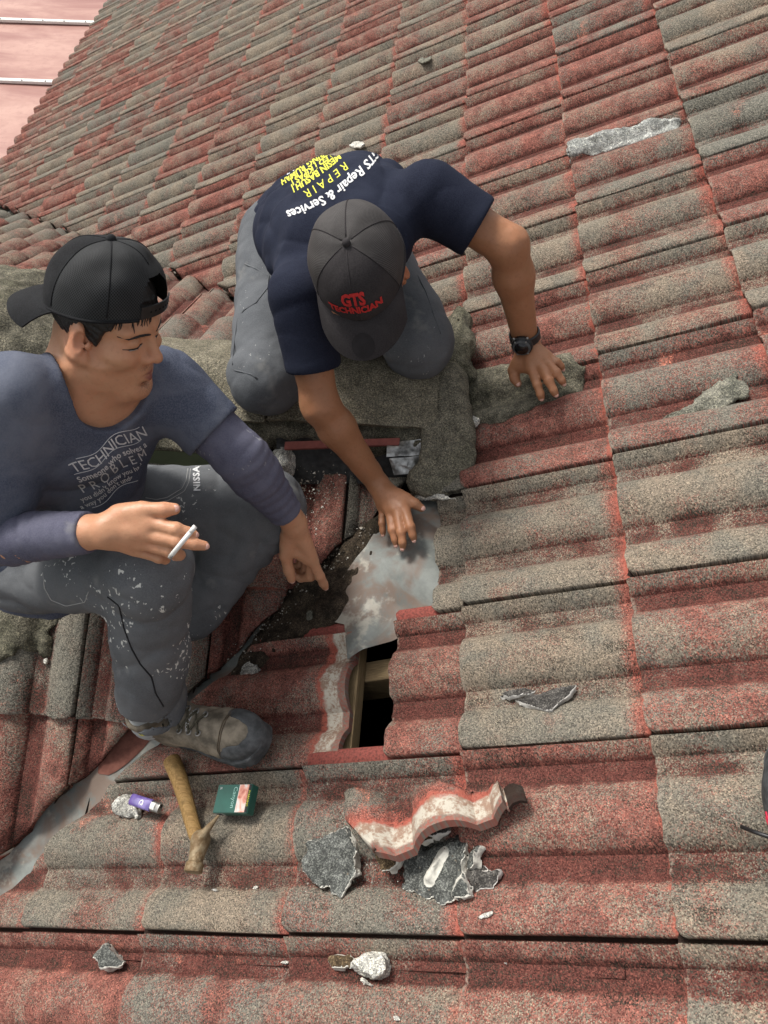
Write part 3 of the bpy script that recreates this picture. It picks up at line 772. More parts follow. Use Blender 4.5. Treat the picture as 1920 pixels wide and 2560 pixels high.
# dark soil and crumbs in the open valley
dp = [(546, 1690), (570, 1630), (620, 1570), (668, 1515), (695, 1470), (722, 1430), (775, 1380), (825, 1338), (915, 1272), (985, 1268), (962, 1330), (935, 1388), (882, 1448), (845, 1500), (805, 1550), (720, 1585), (650, 1625), (592, 1692)]
soil = patch_mesh('valley_soil', 1, [on1(*q) for q in dp], 0.020, MT['dirt'], 0.0045, 0.008, 0.012, 0.03, 21, flat=-0.044, sink=0.03)
obj('valley_soil', soil, ROOF)['kind'] = 'stuff'

# ------------------------------------------------------------------ the lower metal roof beyond the eaves
ZP = -2.35
pk = NB('faded_pink_metal_roofing', 0.6, 0.0, 0.35); cc = pk.co()
m1 = pk.noise(pk.vmul(cc, (0.5, 1.6, 1)), 1.6, 4, 0.6, 0.5); m2 = pk.noise(cc, 14, 4, 0.6); m3 = pk.noise(cc, 90, 2, 0.5)
pc = pk.mix(pk.ss(m1, 0.3, 0.7), (0.27, 0.118, 0.098), (0.45, 0.265, 0.215)); pc = pk.mix(pk.ss(m2, 0.45, 0.75, 0, 0.5), pc, (0.31, 0.152, 0.130)); pc = pk.mix(pk.ss(m3, 0.68, 0.76, 0, 0.55), pc, (0.10, 0.06, 0.05))
MT['pink'] = pk.done(pc, None, pk.bump(m2, 0.004, 0.4))
rows = []
ys = []
y = 2.0
while y < 14:
    ys += [y, y + 0.62, y + 0.66, y + 0.70]; y += 0.74
for x in np.linspace(-11, -3.0, 17):
    rows.append([(x, yy, ZP + (0.022 if k % 4 in (1, 2) else 0.0) + 0.006 * math.sin(x * 1.7 + yy * 2.3)) for k, yy in enumerate(ys)])
lower = obj('lower_metal_roof', ribbon('lower_metal_roof', rows, MT['pink'], thick=0.002)); lower.data.set_sharp_from_angle(angle=math.radians(20))
root_at(lower, (-6, 7, ZP))
tag(lower, 'faded pink sheet metal roof with white cover strips below the tiled eaves', 'roof')
MT['whitemetal'] = plain('white_painted_strip', (0.72, 0.71, 0.67), 0.5, var=0.08)
MT['screw'] = plain('steel_screw', (0.18, 0.17, 0.16), 0.5, 0.6)
for py in (48, 200):
    P = on_plane(60, py, np.array([0, 0, 1.0]), ZP + 0.05)
    st = obj('cover_strip', beam('cover_strip', (-9, P[1], ZP + 0.045), (-3.1, P[1] + 0.02, ZP + 0.045), (0, 1, 0), 0.055, 0.03, MT['whitemetal'], 0.004), lower)
    bm = bmesh.new()
    for k in range(24):
        bmesh.ops.create_cone(bm, cap_ends=True, segments=8, radius1=0.008, radius2=0.006, depth=0.008, matrix=Matrix.Translation((-8.8 + k * 0.24, P[1], ZP + 0.049)))
    obj('screws', bm_mesh(bm, 'screws', MT['screw']), st)
# eaves board below the last course
obj('eaves_board', beam('eaves_board', board(-11 * G + 0.03, -2, -0.06), board(-11 * G + 0.03, 11, -0.06), U1, 0.02, 0.16, MT['wood']), ROOF)

# ------------------------------------------------------------------ ground far below the house
MT['ground'] = plain('dull_green_ground', (0.060, 0.070, 0.035), 0.95, var=0.4, scale=0.8)
gm_ = mesh_from('ground', [(-250, -250, -6), (250, -250, -6), (250, 250, -6), (-250, 250, -6)], [(0, 1, 2, 3)], MT['ground'], False)
obj('ground', gm_)['kind'] = 'structure'
# ------------------------------------------------------------------ people: materials
def skin_material(name, base, red, dark):
    b = NB(name, 0.46, 0, 0.42); c_ = b.co()
    n1 = b.noise(c_, 26, 4, 0.6); n2 = b.noise(c_, 160, 3, 0.6); n3 = b.noise(c_, 420, 2, 0.6)
    col = b.mix(b.ss(n1, 0.35, 0.68, 0, 0.7), base, red); col = b.mix(b.ss(n2, 0.5, 0.75, 0, 0.35), col, dark)
    A = lambda s_: b.n('ShaderNodeAttribute', attribute_type='GEOMETRY', attribute_name=s_).outputs['Fac']
    col = b.mix(A('lip'), col, (0.235, 0.082, 0.066)); col = b.mix(b.math('MULTIPLY', A('stubble'), b.ss(n3, 0.40, 0.62, 0.15, 0.8)), col, (0.060, 0.038, 0.028))
    col = b.mix(b.math('MULTIPLY', A('flush'), 0.5), col, (0.40, 0.130, 0.075))
    b.p.inputs['Subsurface Weight'].default_value = 0.12; b.p.inputs['Subsurface Radius'].default_value = (0.012, 0.005, 0.003); b.p.inputs['Subsurface Scale'].default_value = 0.4
    return b.done(col, b.ss(n1, 0.3, 0.7, 0.40, 0.56), b.bump(b.math('ADD', b.math('MULTIPLY', n2, 0.6), b.math('MULTIPLY', n3, 0.5)), 0.0012, 0.45))
MT['skin_b'] = skin_material('tanned_skin', (0.520, 0.270, 0.155), (0.540, 0.250, 0.140), (0.370, 0.175, 0.095))
MT['skin_a'] = skin_material('dark_tanned_skin', (0.325, 0.150, 0.075), (0.365, 0.160, 0.080), (0.205, 0.090, 0.043))
def cloth_material(name, base, pale, weave=900, fade=0.5, specks=0.0, rough=0.9):
    b = NB(name, rough, 0, 0.12); c_ = b.co()
    n1 = b.noise(c_, 9, 4, 0.6, 0.5); n2 = b.noise(c_, 420, 2, 0.6); n3 = b.noise(c_, 60, 3, 0.6); n4 = b.noise(b.vmul(c_, (1, 1, 1)), weave, 1, 0.5)
    col = b.mix(b.ss(n1, 0.38, 0.68, 0, fade), base, pale); col = b.mix(b.ss(n2, 0.35, 0.65, 0.0, 0.45), col, pale)
    if specks:
        m = b.noise(c_, 8, 3, 0.6); v = b.noise(b.vmul(c_, (1.0, 1.0, 0.55)), 120, 2, 0.5, 0.6)
        st = b.ss(b.math('ADD', v, b.math('MULTIPLY', b.ss(m, 0.50, 0.66), 0.16)), 0.77, 0.80)
        col = b.mix(b.math('MULTIPLY', st, specks), col, (0.62, 0.62, 0.58))
        col = b.mix(b.ss(b.noise(b.vadd(c_, (4, 2, 1)), 14, 3, 0.6), 0.60, 0.72, 0, 0.25), col, (0.30, 0.29, 0.26))
    return b.done(col, None, b.bump(b.math('ADD', b.math('MULTIPLY', n4, 0.35), b.math('ADD', b.math('MULTIPLY', n2, 0.4), n3)), 0.0012, 0.6))
MT['tee_b'] = cloth_material('faded_navy_tshirt', (0.062, 0.073, 0.108), (0.150, 0.162, 0.200), 900, 0.8)
MT['tee_a'] = cloth_material('dark_navy_polo', (0.011, 0.0135, 0.026), (0.026, 0.031, 0.050), 900, 0.5)
MT['trouser_b'] = cloth_material('grey_work_trousers', (0.100, 0.105, 0.112), (0.155, 0.160, 0.166), 1200, 0.6, 0.9)
MT['trouser_a'] = cloth_material('grey_ripstop_trousers', (0.088, 0.094, 0.102), (0.140, 0.146, 0.154), 1200, 0.6, 0.35)
MT['sleeve'] = cloth_material('purple_grey_arm_sleeve', (0.088, 0.088, 0.128), (0.150, 0.150, 0.198), 1500, 0.6, 0.25, 0.7)
MT['cap_a'] = cloth_material('charcoal_cap_cloth', (0.030, 0.027, 0.028), (0.055, 0.050, 0.051), 1300, 0.6)
MT['cap_b'] = cloth_material('black_cap_cloth', (0.011, 0.011, 0.012), (0.028, 0.029, 0.031), 1300, 0.5)
def net_material(name, dark, pale):
    b = NB(name, 0.75, 0, 0.25); uv = b.n('ShaderNodeUVMap', uv_map='net').outputs[0]; x, y, z = b.sep(uv)
    sx = b.math('SINE', b.math('MULTIPLY', x, 6.2832)); sy = b.math('SINE', b.math('MULTIPLY', y, 6.2832))
    m = b.ss(b.math('MULTIPLY', sx, sy), -0.25, 0.35)
    n = b.noise(b.co(), 30, 3, 0.6)
    return b.done(b.mix(m, b.mix(b.ss(n, 0.3, 0.7), pale, tuple(v * 0.7 for v in pale)), dark), None, b.bump(m, 0.0012, -1.0))
MT['net_a'] = net_material('charcoal_cap_mesh', (0.020, 0.017, 0.017), (0.085, 0.079, 0.076)); MT['net_b'] = net_material('black_cap_mesh', (0.006, 0.006, 0.006), (0.040, 0.042, 0.044))
MT['hair'] = plain('black_hair', (0.010, 0.008, 0.007), 0.5, spec=0.5, var=0.5, scale=300, bump=0.002)
MT['white_ink'] = plain('white_print', (0.66, 0.66, 0.66), 0.8, var=0.15, scale=200); MT['yellow_ink'] = plain('yellow_print', (0.62, 0.60, 0.07), 0.8, var=0.12, scale=200)
MT['red_ink'] = plain('red_embroidery', (0.48, 0.030, 0.028), 0.8, var=0.15, scale=300); MT['dark_ink'] = plain('dark_print', (0.030, 0.028, 0.045), 0.8)
MT['black_rubber'] = plain('black_resin', (0.014, 0.014, 0.015), 0.42, spec=0.45, var=0.3, bump=0.0004); MT['glass_dark'] = plain('dark_watch_glass', (0.006, 0.006, 0.008), 0.12, spec=0.6)
MT['nail'] = plain('fingernail', (0.62, 0.36, 0.29), 0.28, spec=0.5, var=0.06)
MT['steel'] = plain('worn_steel', (0.32, 0.31, 0.29), 0.4, 0.85); MT['leather'] = plain('dusty_brown_leather', (0.095, 0.070, 0.046), 0.8, var=0.4, scale=38, bump=0.0015)
MT['leather2'] = plain('scuffed_grey_leather', (0.190, 0.160, 0.120), 0.82, var=0.55, scale=26, bump=0.0015); MT['rubber'] = plain('dusty_black_rubber', (0.075, 0.078, 0.080), 0.75, var=0.4, scale=50, bump=0.001)
MT['lace'] = plain('olive_lace', (0.075, 0.066, 0.045), 0.9, var=0.3, scale=300)

# ------------------------------------------------------------------ people: shapes
def limb(p, a, b_, ra, rb, folds=(), ref=(0, 0, 1)):
    a = np.asarray(a, np.float32); b_ = np.asarray(b_, np.float32); ba = b_ - a; L = float(np.linalg.norm(ba)); ax = ba / L
    e1 = np.asarray(ref, np.float32); e1 = e1 - ax * float(e1 @ ax); e1 /= np.linalg.norm(e1); e2 = np.cross(ax, e1)
    pa = p - a; tt = pa @ ax / L; t = np.clip(tt, 0, 1); e = pa - (t * L)[:, None] * ax
    r = ra + (rb - ra) * t
    if folds:
        x, y = e @ e1, e @ e2; ang = np.arctan2(y, x)
        for t0, w, amp, fr, ph, sk in folds:
            nz = 2.2 * vnoise(p, 13, int(fr))
            r = r + amp * np.exp(-((tt - t0) / w) ** 2) * (np.abs(np.sin(fr * (tt * L) * 3.1416 + ph + 0.5 * sk * np.cos(ang - ph) + nz)) ** 0.6 - 0.75)
    return np.sqrt(np.einsum('ij,ij->i', e, e)) - r
def crumple(p, scale, seed, amp):
    """ridged noise: narrow creases between soft swellings"""
    w = p + 0.03 * np.stack([vnoise(p, 7, seed + 1), vnoise(p, 7, seed + 2), vnoise(p, 7, seed + 3)], 1)
    return amp * (0.32 - np.sqrt(np.abs(vnoise(w, scale, seed)) + 0.01) * 0.6)
def loft(p, o, ax, lat, L, prof_, power=2.0):
    """prof_: rows (t, half width, half depth, forward offset)"""
    prof_ = np.asarray(prof_, float); ax = unit(ax); lat = unit(np.asarray(lat) - ax * (np.asarray(lat) @ ax)); fr = np.cross(lat, ax)
    q = p - np.asarray(o, np.float32); t = (q @ ax) / L; x = q @ lat; y = q @ fr
    a = np.interp(t, prof_[:, 0], prof_[:, 1]); b_ = np.interp(t, prof_[:, 0], prof_[:, 2]); y = y - np.interp(t, prof_[:, 0], prof_[:, 3])
    d_ = ((np.abs(x / a) ** power + np.abs(y / b_) ** power) ** (1 / power) - 1) * np.minimum(a, b_)
    return np.maximum(d_, np.maximum(prof_[0, 0] - t, t - prof_[-1, 0]) * L)
class Hand:
    """wrist point, five fingers as four points each (thumb first), radii per finger"""
    def __init__(s, wrist, fingers, sc=1.0, wr=0.026):
        s.w = np.asarray(wrist, float); s.f = [[np.asarray(q, float) for q in fg] for fg in fingers]; s.sc = sc; s.wr = wr
        al = np.array([s.w] + [q for fg in s.f for q in fg]); s.c = al.mean(0); s.R = np.linalg.norm(al - s.c, axis=1).max() + 0.03
    def sdf(s, p):
        k = s.sc
        def fn(p):
            d_ = None
            for i, fg in enumerate(s.f[1:]):
                r1 = (0.0155, 0.0155, 0.0148, 0.0135)[i] * k
                e = rcone(p, s.w * 0.82 + fg[0] * 0.18, s.w * 0.13 + fg[0] * 0.87, s.wr * 0.72, r1 * 0.95); d_ = e if d_ is None else smin(d_, e, 0.010)
            th = s.f[0]
            d_ = smin(d_, rcone(p, s.w * 0.75 + th[0] * 0.25, th[0], s.wr * 0.7, 0.0175 * k), 0.014)
            d_ = smin(d_, rcone(p, th[0], th[1], 0.0178 * k, 0.0140 * k), 0.012)
            d_ = smin(d_, rcone(p, th[0] * 0.5 + th[1] * 0.5, s.f[1][0], 0.013 * k, 0.011 * k), 0.012)
            tips = chain(p, th[1:], [0.0132 * k, 0.0118 * k, 0.0092 * k], 0.004)
            for i, fg in enumerate(s.f[1:]):
                q = (1.0, 1.03, 0.97, 0.86)[i] * k
                e = chain(p, fg, [0.0118 * q, 0.0104 * q, 0.0092 * q, 0.0076 * q], 0.003)
                e = smin(e, np.sqrt(((p - fg[1].astype(np.float32)) ** 2).sum(1)) - 0.0107 * q, 0.003)
                tips = np.minimum(tips, e)
            return smin(d_, tips, 0.004)
        return near(p, s.c, s.R, fn)
    def nails(s, parent, mat, view_dir):
        for i, fg in enumerate(s.f):
            ax = unit(fg[3] - fg[2]); up = unit(np.asarray(view_dir, float) - ax * (np.asarray(view_dir) @ ax)); sd = np.cross(up, ax)
            r = (0.0092, 0.0078, 0.0078, 0.0074, 0.0064)[i] * s.sc
            bm = bmesh.new(); bmesh.ops.create_uvsphere(bm, u_segments=10, v_segments=6, radius=1.0)
            c_ = fg[3] + ax * r * 0.30 + up * r * 0.66
            for v in bm.verts:
                q = np.array(v.co); v.co = Vector(c_ + ax * q[0] * r * 0.72 + sd * q[1] * r * 0.66 + up * (q[2] * r * 0.30 - 0.15 * r * (q[0] ** 2)))
            obj('fingernail', bm_mesh(bm, 'fingernail', mat, True), parent)
def head_sdf(q, neck=True):
    """q in head space: x forward, y left, z up, origin between the ears"""
    ya = np.abs(q[:, 1]); m = np.stack([q[:, 0], ya, q[:, 2]], 1).astype(np.float32)
    d_ = ell(q, (-0.006, 0, 0.050), (0.094, 0.076, 0.088))
    d_ = smin(d_, ell(q, (0.034, 0, -0.012), (0.060, 0.060, 0.086)), 0.02)
    d_ = smin(d_, rcone(m, (0.004, 0.050, -0.048), (0.070, 0.020, -0.092), 0.021, 0.018), 0.025)
    d_ = smin(d_, rcone(m, (-0.004, 0.056, 0.0), (0.004, 0.051, -0.048), 0.018, 0.020), 0.025)
    d_ = smin(d_, ell(q, (0.086, 0, -0.095), (0.020, 0.024, 0.019)), 0.016)
    d_ = smin(d_, ell(m, (0.058, 0.043, -0.014), (0.034, 0.025, 0.022)), 0.018)
    d_ = smin(d_, ell(q, (0.070, 0, -0.054), (0.032, 0.034, 0.030)), 0.016)
    d_ = smin(d_, rcone(m, (0.086, 0.010, 0.037), (0.073, 0.046, 0.035), 0.0125, 0.0115), 0.012)
    d_ = smax(d_, -ell(m, (0.100, 0.0315, 0.014), (0.020, 0.020, 0.0135)), 0.014)
    d_ = smin(d_, ell(m, (0.0755, 0.0315, 0.0135), (0.0145, 0.0165, 0.0120)), 0.004)
    nz = rcone(q, (0.088, 0, 0.030), (0.1075, 0, -0.012), 0.0075, 0.0115)
    nz = smin(nz, ell(q, (0.1115, 0, -0.0165), (0.0125, 0.0125, 0.0105)), 0.006); nz = smin(nz, ell(m, (0.0985, 0.0135, -0.0205), (0.0125, 0.0085, 0.0085)), 0.005)
    d_ = smin(d_, nz, 0.010)
    d_ = smax(d_, -ell(m, (0.103, 0.0072, -0.0295), (0.006, 0.0042, 0.004)), 0.003)
    d_ = smin(d_, rcone(m, (0.0985, 0.0, -0.0475), (0.0865, 0.023, -0.0545), 0.0080, 0.0050), 0.005)
    d_ = smin(d_, rcone(m, (0.0985, 0.0, -0.0630), (0.0865, 0.021, -0.0575), 0.0090, 0.0050), 0.004)
    d_ = smax(d_, -rcone(m, (0.1085, 0.0, -0.0548), (0.091, 0.025, -0.0558), 0.0024, 0.0018), 0.003)
    d_ = smax(d_, -ell(q, (0.097, 0, -0.0765), (0.010, 0.022, 0.006)), 0.008)
    ce, se = math.cos(0.45), math.sin(0.45)
    RE = np.array([[ce, se, 0.05], [-se, ce, 0.12], [-0.05, -0.12, 1.0]]); RE /= np.linalg.norm(RE, axis=1)[:, None]
    er = ell(m, (0.000, 0.082, 0.004), (0.0205, 0.0085, 0.0335), RE); er = smax(er, -ell(m, (0.012, 0.0925, 0.006), (0.0115, 0.0095, 0.0205), RE), 0.004)
    er = smin(er, ell(m, (0.012, 0.078, -0.026), (0.0095, 0.006, 0.0115), RE), 0.006)
    er = smin(er, ell(m, (0.022, 0.078, -0.002), (0.005, 0.006, 0.009)), 0.004)
    return smin(d_, er, 0.006)
class Head:
    def __init__(s, o, fwd, left, up, k=1.0):
        s.o = np.array(o); s.R = np.array([unit(fwd), unit(left), unit(up)]); s.k = k
    def loc(s, p): return ((p - s.o.astype(np.float32)) @ s.R.T.astype(np.float32)) / s.k
    def wld(s, q): return s.o + np.asarray(q, float) @ s.R * s.k
    def sdf(s, p): return near(p, s.o, 0.19, lambda x: head_sdf(s.loc(x)) * s.k)
def set_attr(me, name, val):
    a = me.attributes.get(name) or me.attributes.new(name, 'FLOAT', 'POINT'); a.data.foreach_set('value', np.asarray(val, np.float32))
def verts_of(me):
    a = np.empty(len(me.vertices) * 3, np.float32); me.vertices.foreach_get('co', a); return a.reshape(-1, 3)
def face_attrs(me, H):
    q = H.loc(verts_of(me)); ya = np.abs(q[:, 1]); m = np.stack([q[:, 0], ya, q[:, 2]], 1)
    lip = np.minimum(rcone(m, (0.102, 0.0, -0.0490), (0.089, 0.022, -0.0548), 0.0062, 0.003), rcone(m, (0.102, 0.0, -0.0625), (0.089, 0.020, -0.0575), 0.0075, 0.0035))
    set_attr(me, 'lip', np.clip(0.5 - lip / 0.003, 0, 1))
    st = np.maximum(np.exp(-((q[:, 0] - 0.094) ** 2 + ya ** 2 * 0.8 + (q[:, 2] + 0.086) ** 2) / 0.016 ** 2), 0.7 * np.exp(-((q[:, 0] - 0.100) ** 2 * 0.5 + (ya - 0.012) ** 2 * 0.6 + (q[:, 2] + 0.040) ** 2 * 4) / 0.012 ** 2))
    set_attr(me, 'stubble', np.clip(st, 0, 1) * (q[:, 0] > 0.05))
    set_attr(me, 'flush', np.clip(np.exp(-((q[:, 0] - 0.004) ** 2 + (ya - 0.085) ** 2 + q[:, 2] ** 2) / 0.03 ** 2) + 0.5 * np.exp(-((q[:, 0] - 0.108) ** 2 + ya ** 2 + (q[:, 2] + 0.015) ** 2) / 0.02 ** 2), 0, 1))
def tube(name, pts, r, mat, seg=6, closed=False):
    """swept tube through points"""
    pts = np.asarray(pts, float); n = len(pts); rr = np.full(n, r) if np.isscalar(r) else np.asarray(r, float)
    tan = np.gradient(pts, axis=0) if not closed else np.roll(pts, -1, 0) - np.roll(pts, 1, 0)
    V = []; ref = np.array([0.31, 0.52, 0.79])
    for k in range(n):
        t = unit(tan[k]); a = unit(ref - t * (ref @ t)); b_ = np.cross(t, a)
        V += [pts[k] + rr[k] * (math.cos(x) * a + math.sin(x) * b_) for x in np.arange(seg) * 2 * math.pi / seg]
    F = []
    for k in range(n if closed else n - 1):
        k2 = (k + 1) % n
        for j in range(seg): F.append((k * seg + j, k * seg + (j + 1) % seg, k2 * seg + (j + 1) % seg, k2 * seg + j))
    me = mesh_from(name, V, [tuple(f) for f in F] + ([] if closed else [tuple(range(seg))[::-1], tuple(range((n - 1) * seg, n * seg))]), mat)
    return me
def bvh_of(me):
    return BVHTree.FromPolygons([tuple(v) for v in verts_of(me).tolist()], [tuple(p_.vertices) for p_ in me.polygons])
def lettering(text, size, xf, bvh, mat, parent, name='lettering', bold=0.0, lift=0.0022, spacing=1.0, dirn=None):
    """flat text laid on a surface: xf maps (x, y) of the text plane to a world point, then dropped along dirn"""
    cu = bpy.data.curves.new('t', 'FONT'); cu.body = text; cu.size = size; cu.align_x = 'CENTER'; cu.align_y = 'CENTER'; cu.offset = bold; cu.space_character = spacing; cu.resolution_u = 2
    o = bpy.data.objects.new('t', cu); COL.objects.link(o); bpy.context.view_layer.update()
    me = bpy.data.meshes.new_from_object(o.evaluated_get(bpy.context.evaluated_depsgraph_get()))
    bpy.data.objects.remove(o); bpy.data.curves.remove(cu)
    bm = bmesh.new(); bm.from_mesh(me); bpy.data.meshes.remove(me)
    bmesh.ops.triangulate(bm, faces=bm.faces[:])
    lim = size * 0.16
    for _ in range(2):
        ed = [e for e in bm.edges if e.calc_length() > lim]
        if ed: bmesh.ops.subdivide_edges(bm, edges=ed, cuts=1); bmesh.ops.triangulate(bm, faces=[f_ for f_ in bm.faces if len(f_.verts) > 3])
    dn = Vector(dirn).normalized(); dead = []
    for v in bm.verts:
        P = Vector(xf(v.co.x, v.co.y)); loc, nor, ix_, dist = bvh.ray_cast(P - dn * 0.15, dn, 0.4)
        if loc is None: dead.append(v)
        else: v.co = loc - dn * lift
    if dead: bmesh.ops.delete(bm, geom=dead, context='VERTS')
    me = bm_mesh(bm, name, mat)
    return obj(name, me, parent)
def drop(pts, bvh, dn, lift=0.001):
    out = []
    dn = Vector(dn).normalized()
    for P in pts:
        loc, *_ = bvh.ray_cast(Vector(P) - dn * 0.12, dn, 0.4)
        if loc is not None: out.append(np.array(loc - dn * lift))
    return out
def cap_parts(H, parent, reverse, cloth, net, name='cap', squash=1.0, crown=0.104, open_back=True, tilt=0.0, z0=0.038, la=0.109, cx=-0.012):
    """six-panel trucker cap; cap space is head space, turned round when worn backwards"""
    sg = -1.0 if reverse else 1.0
    W_ = lambda q: H.wld(np.stack([q[..., 0] * sg, q[..., 1] * sg, q[..., 2] + tilt * q[..., 0] * sg], -1))
    NP, NT = 96, 26; c0 = np.array([cx * sg, 0, z0])
    rows, uvs, ang = [], [], []
    for i in range(NT + 1):
        th = (i / NT) * (math.pi / 2); row = []
        for j in range(NP):
            ph = 2 * math.pi * j / NP; cph, sph = math.cos(ph), math.sin(ph)
            S_ = math.sin(th) ** 0.80; z = crown * math.cos(th) ** 0.92
            frontal = max(0.0, cph) ** 2
            a, b_ = la, 0.0895
            bul = 1 + 0.05 * frontal * math.sin(2 * th)                           # stiff front panels stand up
            x = a * cph * S_ * bul; y = b_ * sph * S_; z = z * (1 + 0.07 * frontal * math.sin(2 * th))
            nn = float(np.sin(ph * 3 + 1.1) * 0.0016 + np.sin(ph * 7 + th * 5) * 0.0010) * math.sin(th) 
            seam = 0.0014 * math.exp(-((((ph + math.pi / 6 * 0) % (math.pi / 3)) - math.pi / 6) / 0.5) ** 2)
            k = 1 + (nn + seam) / 0.1
            if not reverse: pass
            else:                                                               # the back of an old cap sags
                k *= 1 - 0.035 * math.exp(-((th - 0.75) / 0.22) ** 2) * (0.5 - 0.5 * cph) * (1 + 0.6 * math.sin(ph * 4))
            row.append((c0[0] + x * k * 1.0, c0[1] + y * k, c0[2] + z * (k if th < 1.2 else 1) - 0.012 * (0.5 - 0.5 * cph) * (i / NT) ** 3 * (0 if reverse else 1)))
        rows.append(row)
    R_ = np.array(rows)
    root = empty(name, H.wld((0, 0, 0.04)), parent)
    def panel(nm, js, mat, cut=None):
        idx = list(js); P = W_(R_[:, idx]); n = len(idx)
        V = P.reshape(-1, 3); F = []; 
        for i in range(NT):
            for j in range(n - 1):
                if cut and cut(i, idx[j] % NP): continue
                F.append((i * n + j, (i + 1) * n + j, (i + 1) * n + j + 1, i * n + j + 1))
        me = mesh_from(nm, V, [tuple(f) for f in F], mat)
        uvl = me.uv_layers.new(name='net')
        for lp in me.loops:
            i, j = divmod(lp.vertex_index, n); uvl.data[lp.index].uv = (idx[j] / NP * 0.62 * 210, i / NT * 0.155 * 210)
        return obj(nm, me, root)
    q = NP // 6
    # front panels: 120 degrees facing forward; the rest is netting
    panel('front_panel', [k % NP for k in range(-q, 1)], MT[cloth]); panel('front_panel', range(0, q + 1), MT[cloth])
    def hole(i, j):
        ph = 2 * math.pi * (j + 0.5) / NP - math.pi; z = (i + 0.5) / NT
        return open_back and (ph / 0.50) ** 2 + ((z - 0.90) / 0.30) ** 2 < 1 and z < 0.90
    def strapcut(i, j):
        ph = 2 * math.pi * (j + 0.5) / NP - math.pi
        return hole(i, j) or (open_back and abs(ph) < 0.42 and (i + 0.5) / NT >= 0.90)
    panel('side_panel', range(q, 2 * q + 1), MT[net]); panel('side_panel', range(4 * q, 5 * q + 1), MT[net])
    panel('back_panel', range(2 * q, 3 * q + 1), MT[net], strapcut); panel('back_panel', range(3 * q, 4 * q + 1), MT[net], strapcut)
    for k in range(6):
        pts = W_(R_[1:, (k * q) % NP] * 1.0); obj('seam', tube('seam', pts[:-1] if not (open_back and k == 3) else pts[:12], 0.0013, MT[cloth]), root)
    nb = [k for k in range(NP) if not (open_back and abs(2 * math.pi * k / NP - math.pi) < 0.47)]
    nb = [k for k in nb if k > NP // 2] + [k for k in nb if k <= NP // 2]
    band = W_(R_[-1, nb]); obj('edge_band', tube('edge_band', band, 0.0028, MT[cloth]), root)
    bm = bmesh.new(); bmesh.ops.create_uvsphere(bm, u_segments=14, v_segments=8, radius=0.0078)
    tp_ = W_(np.array([c0[0], 0, c0[2] + crown + 0.002])); bmesh.ops.translate(bm, verts=bm.verts[:], vec=Vector(tp_)); obj('button', bm_mesh(bm, 'button', MT[cloth], True), root)
    # brim
    rows = []
    for a in np.linspace(-1.12, 1.12, 25):
        row = []
        for t in np.linspace(0, 1, 9):
            bx = c0[0] + (la - 0.002) * math.cos(a); by = 0.0885 * math.sin(a)
            ln = 0.074 * math.cos(a * 0.80) ** 0.55 * t
            x = bx + ln; y = by * (1 + 0.02 * t)
            z = c0[2] + 0.004 - 0.10 * t * ln / 0.074 * 0.25 - 0.028 * (abs(y) / 0.08) ** 2 * (0.25 + 0.75 * t)
            row.append((x, y, z))
        rows.append(row)
    br = obj('brim', ribbon('brim', W_(np.array(rows)), MT[cloth], thick=0.0035), root)
    if open_back:
        pts = []
        for ph in np.linspace(math.pi - 0.50, math.pi + 0.50, 17):
            pts.append((c0[0] + (la + 0.0015) * math.cos(ph), 0.0905 * math.sin(ph)))
        rows = [[(x, y, c0[2] + 0.001 + z) for x, y in pts] for z in (0.0, 0.008, 0.016, 0.023)]
        st = obj('strap', ribbon('strap', W_(np.array(rows)), MT['black_rubber'], thick=0.0022), root)
        if False: pass
        Wl = lambda q: W_(np.array(q))
        holes = []
        for ph in np.linspace(math.pi - 0.30, math.pi + 0.36, 7):
            bm = bmesh.new(); bmesh.ops.create_uvsphere(bm, u_segments=8, v_segments=5, radius=0.0026)
            bmesh.ops.translate(bm, verts=bm.verts[:], vec=Vector(Wl((c0[0] + (la + 0.0022) * math.cos(ph), 0.0912 * math.sin(ph), c0[2] + 0.012)))); holes.append(bm)
        for k, bm in enumerate(holes): obj('strap_hole', bm_mesh(bm, 'strap_hole', MT['hole'], True), root)
    return root, W_, c0, R_
MT['hole'] = plain('dark_strap_hole', (0.003, 0.003, 0.003), 0.9)
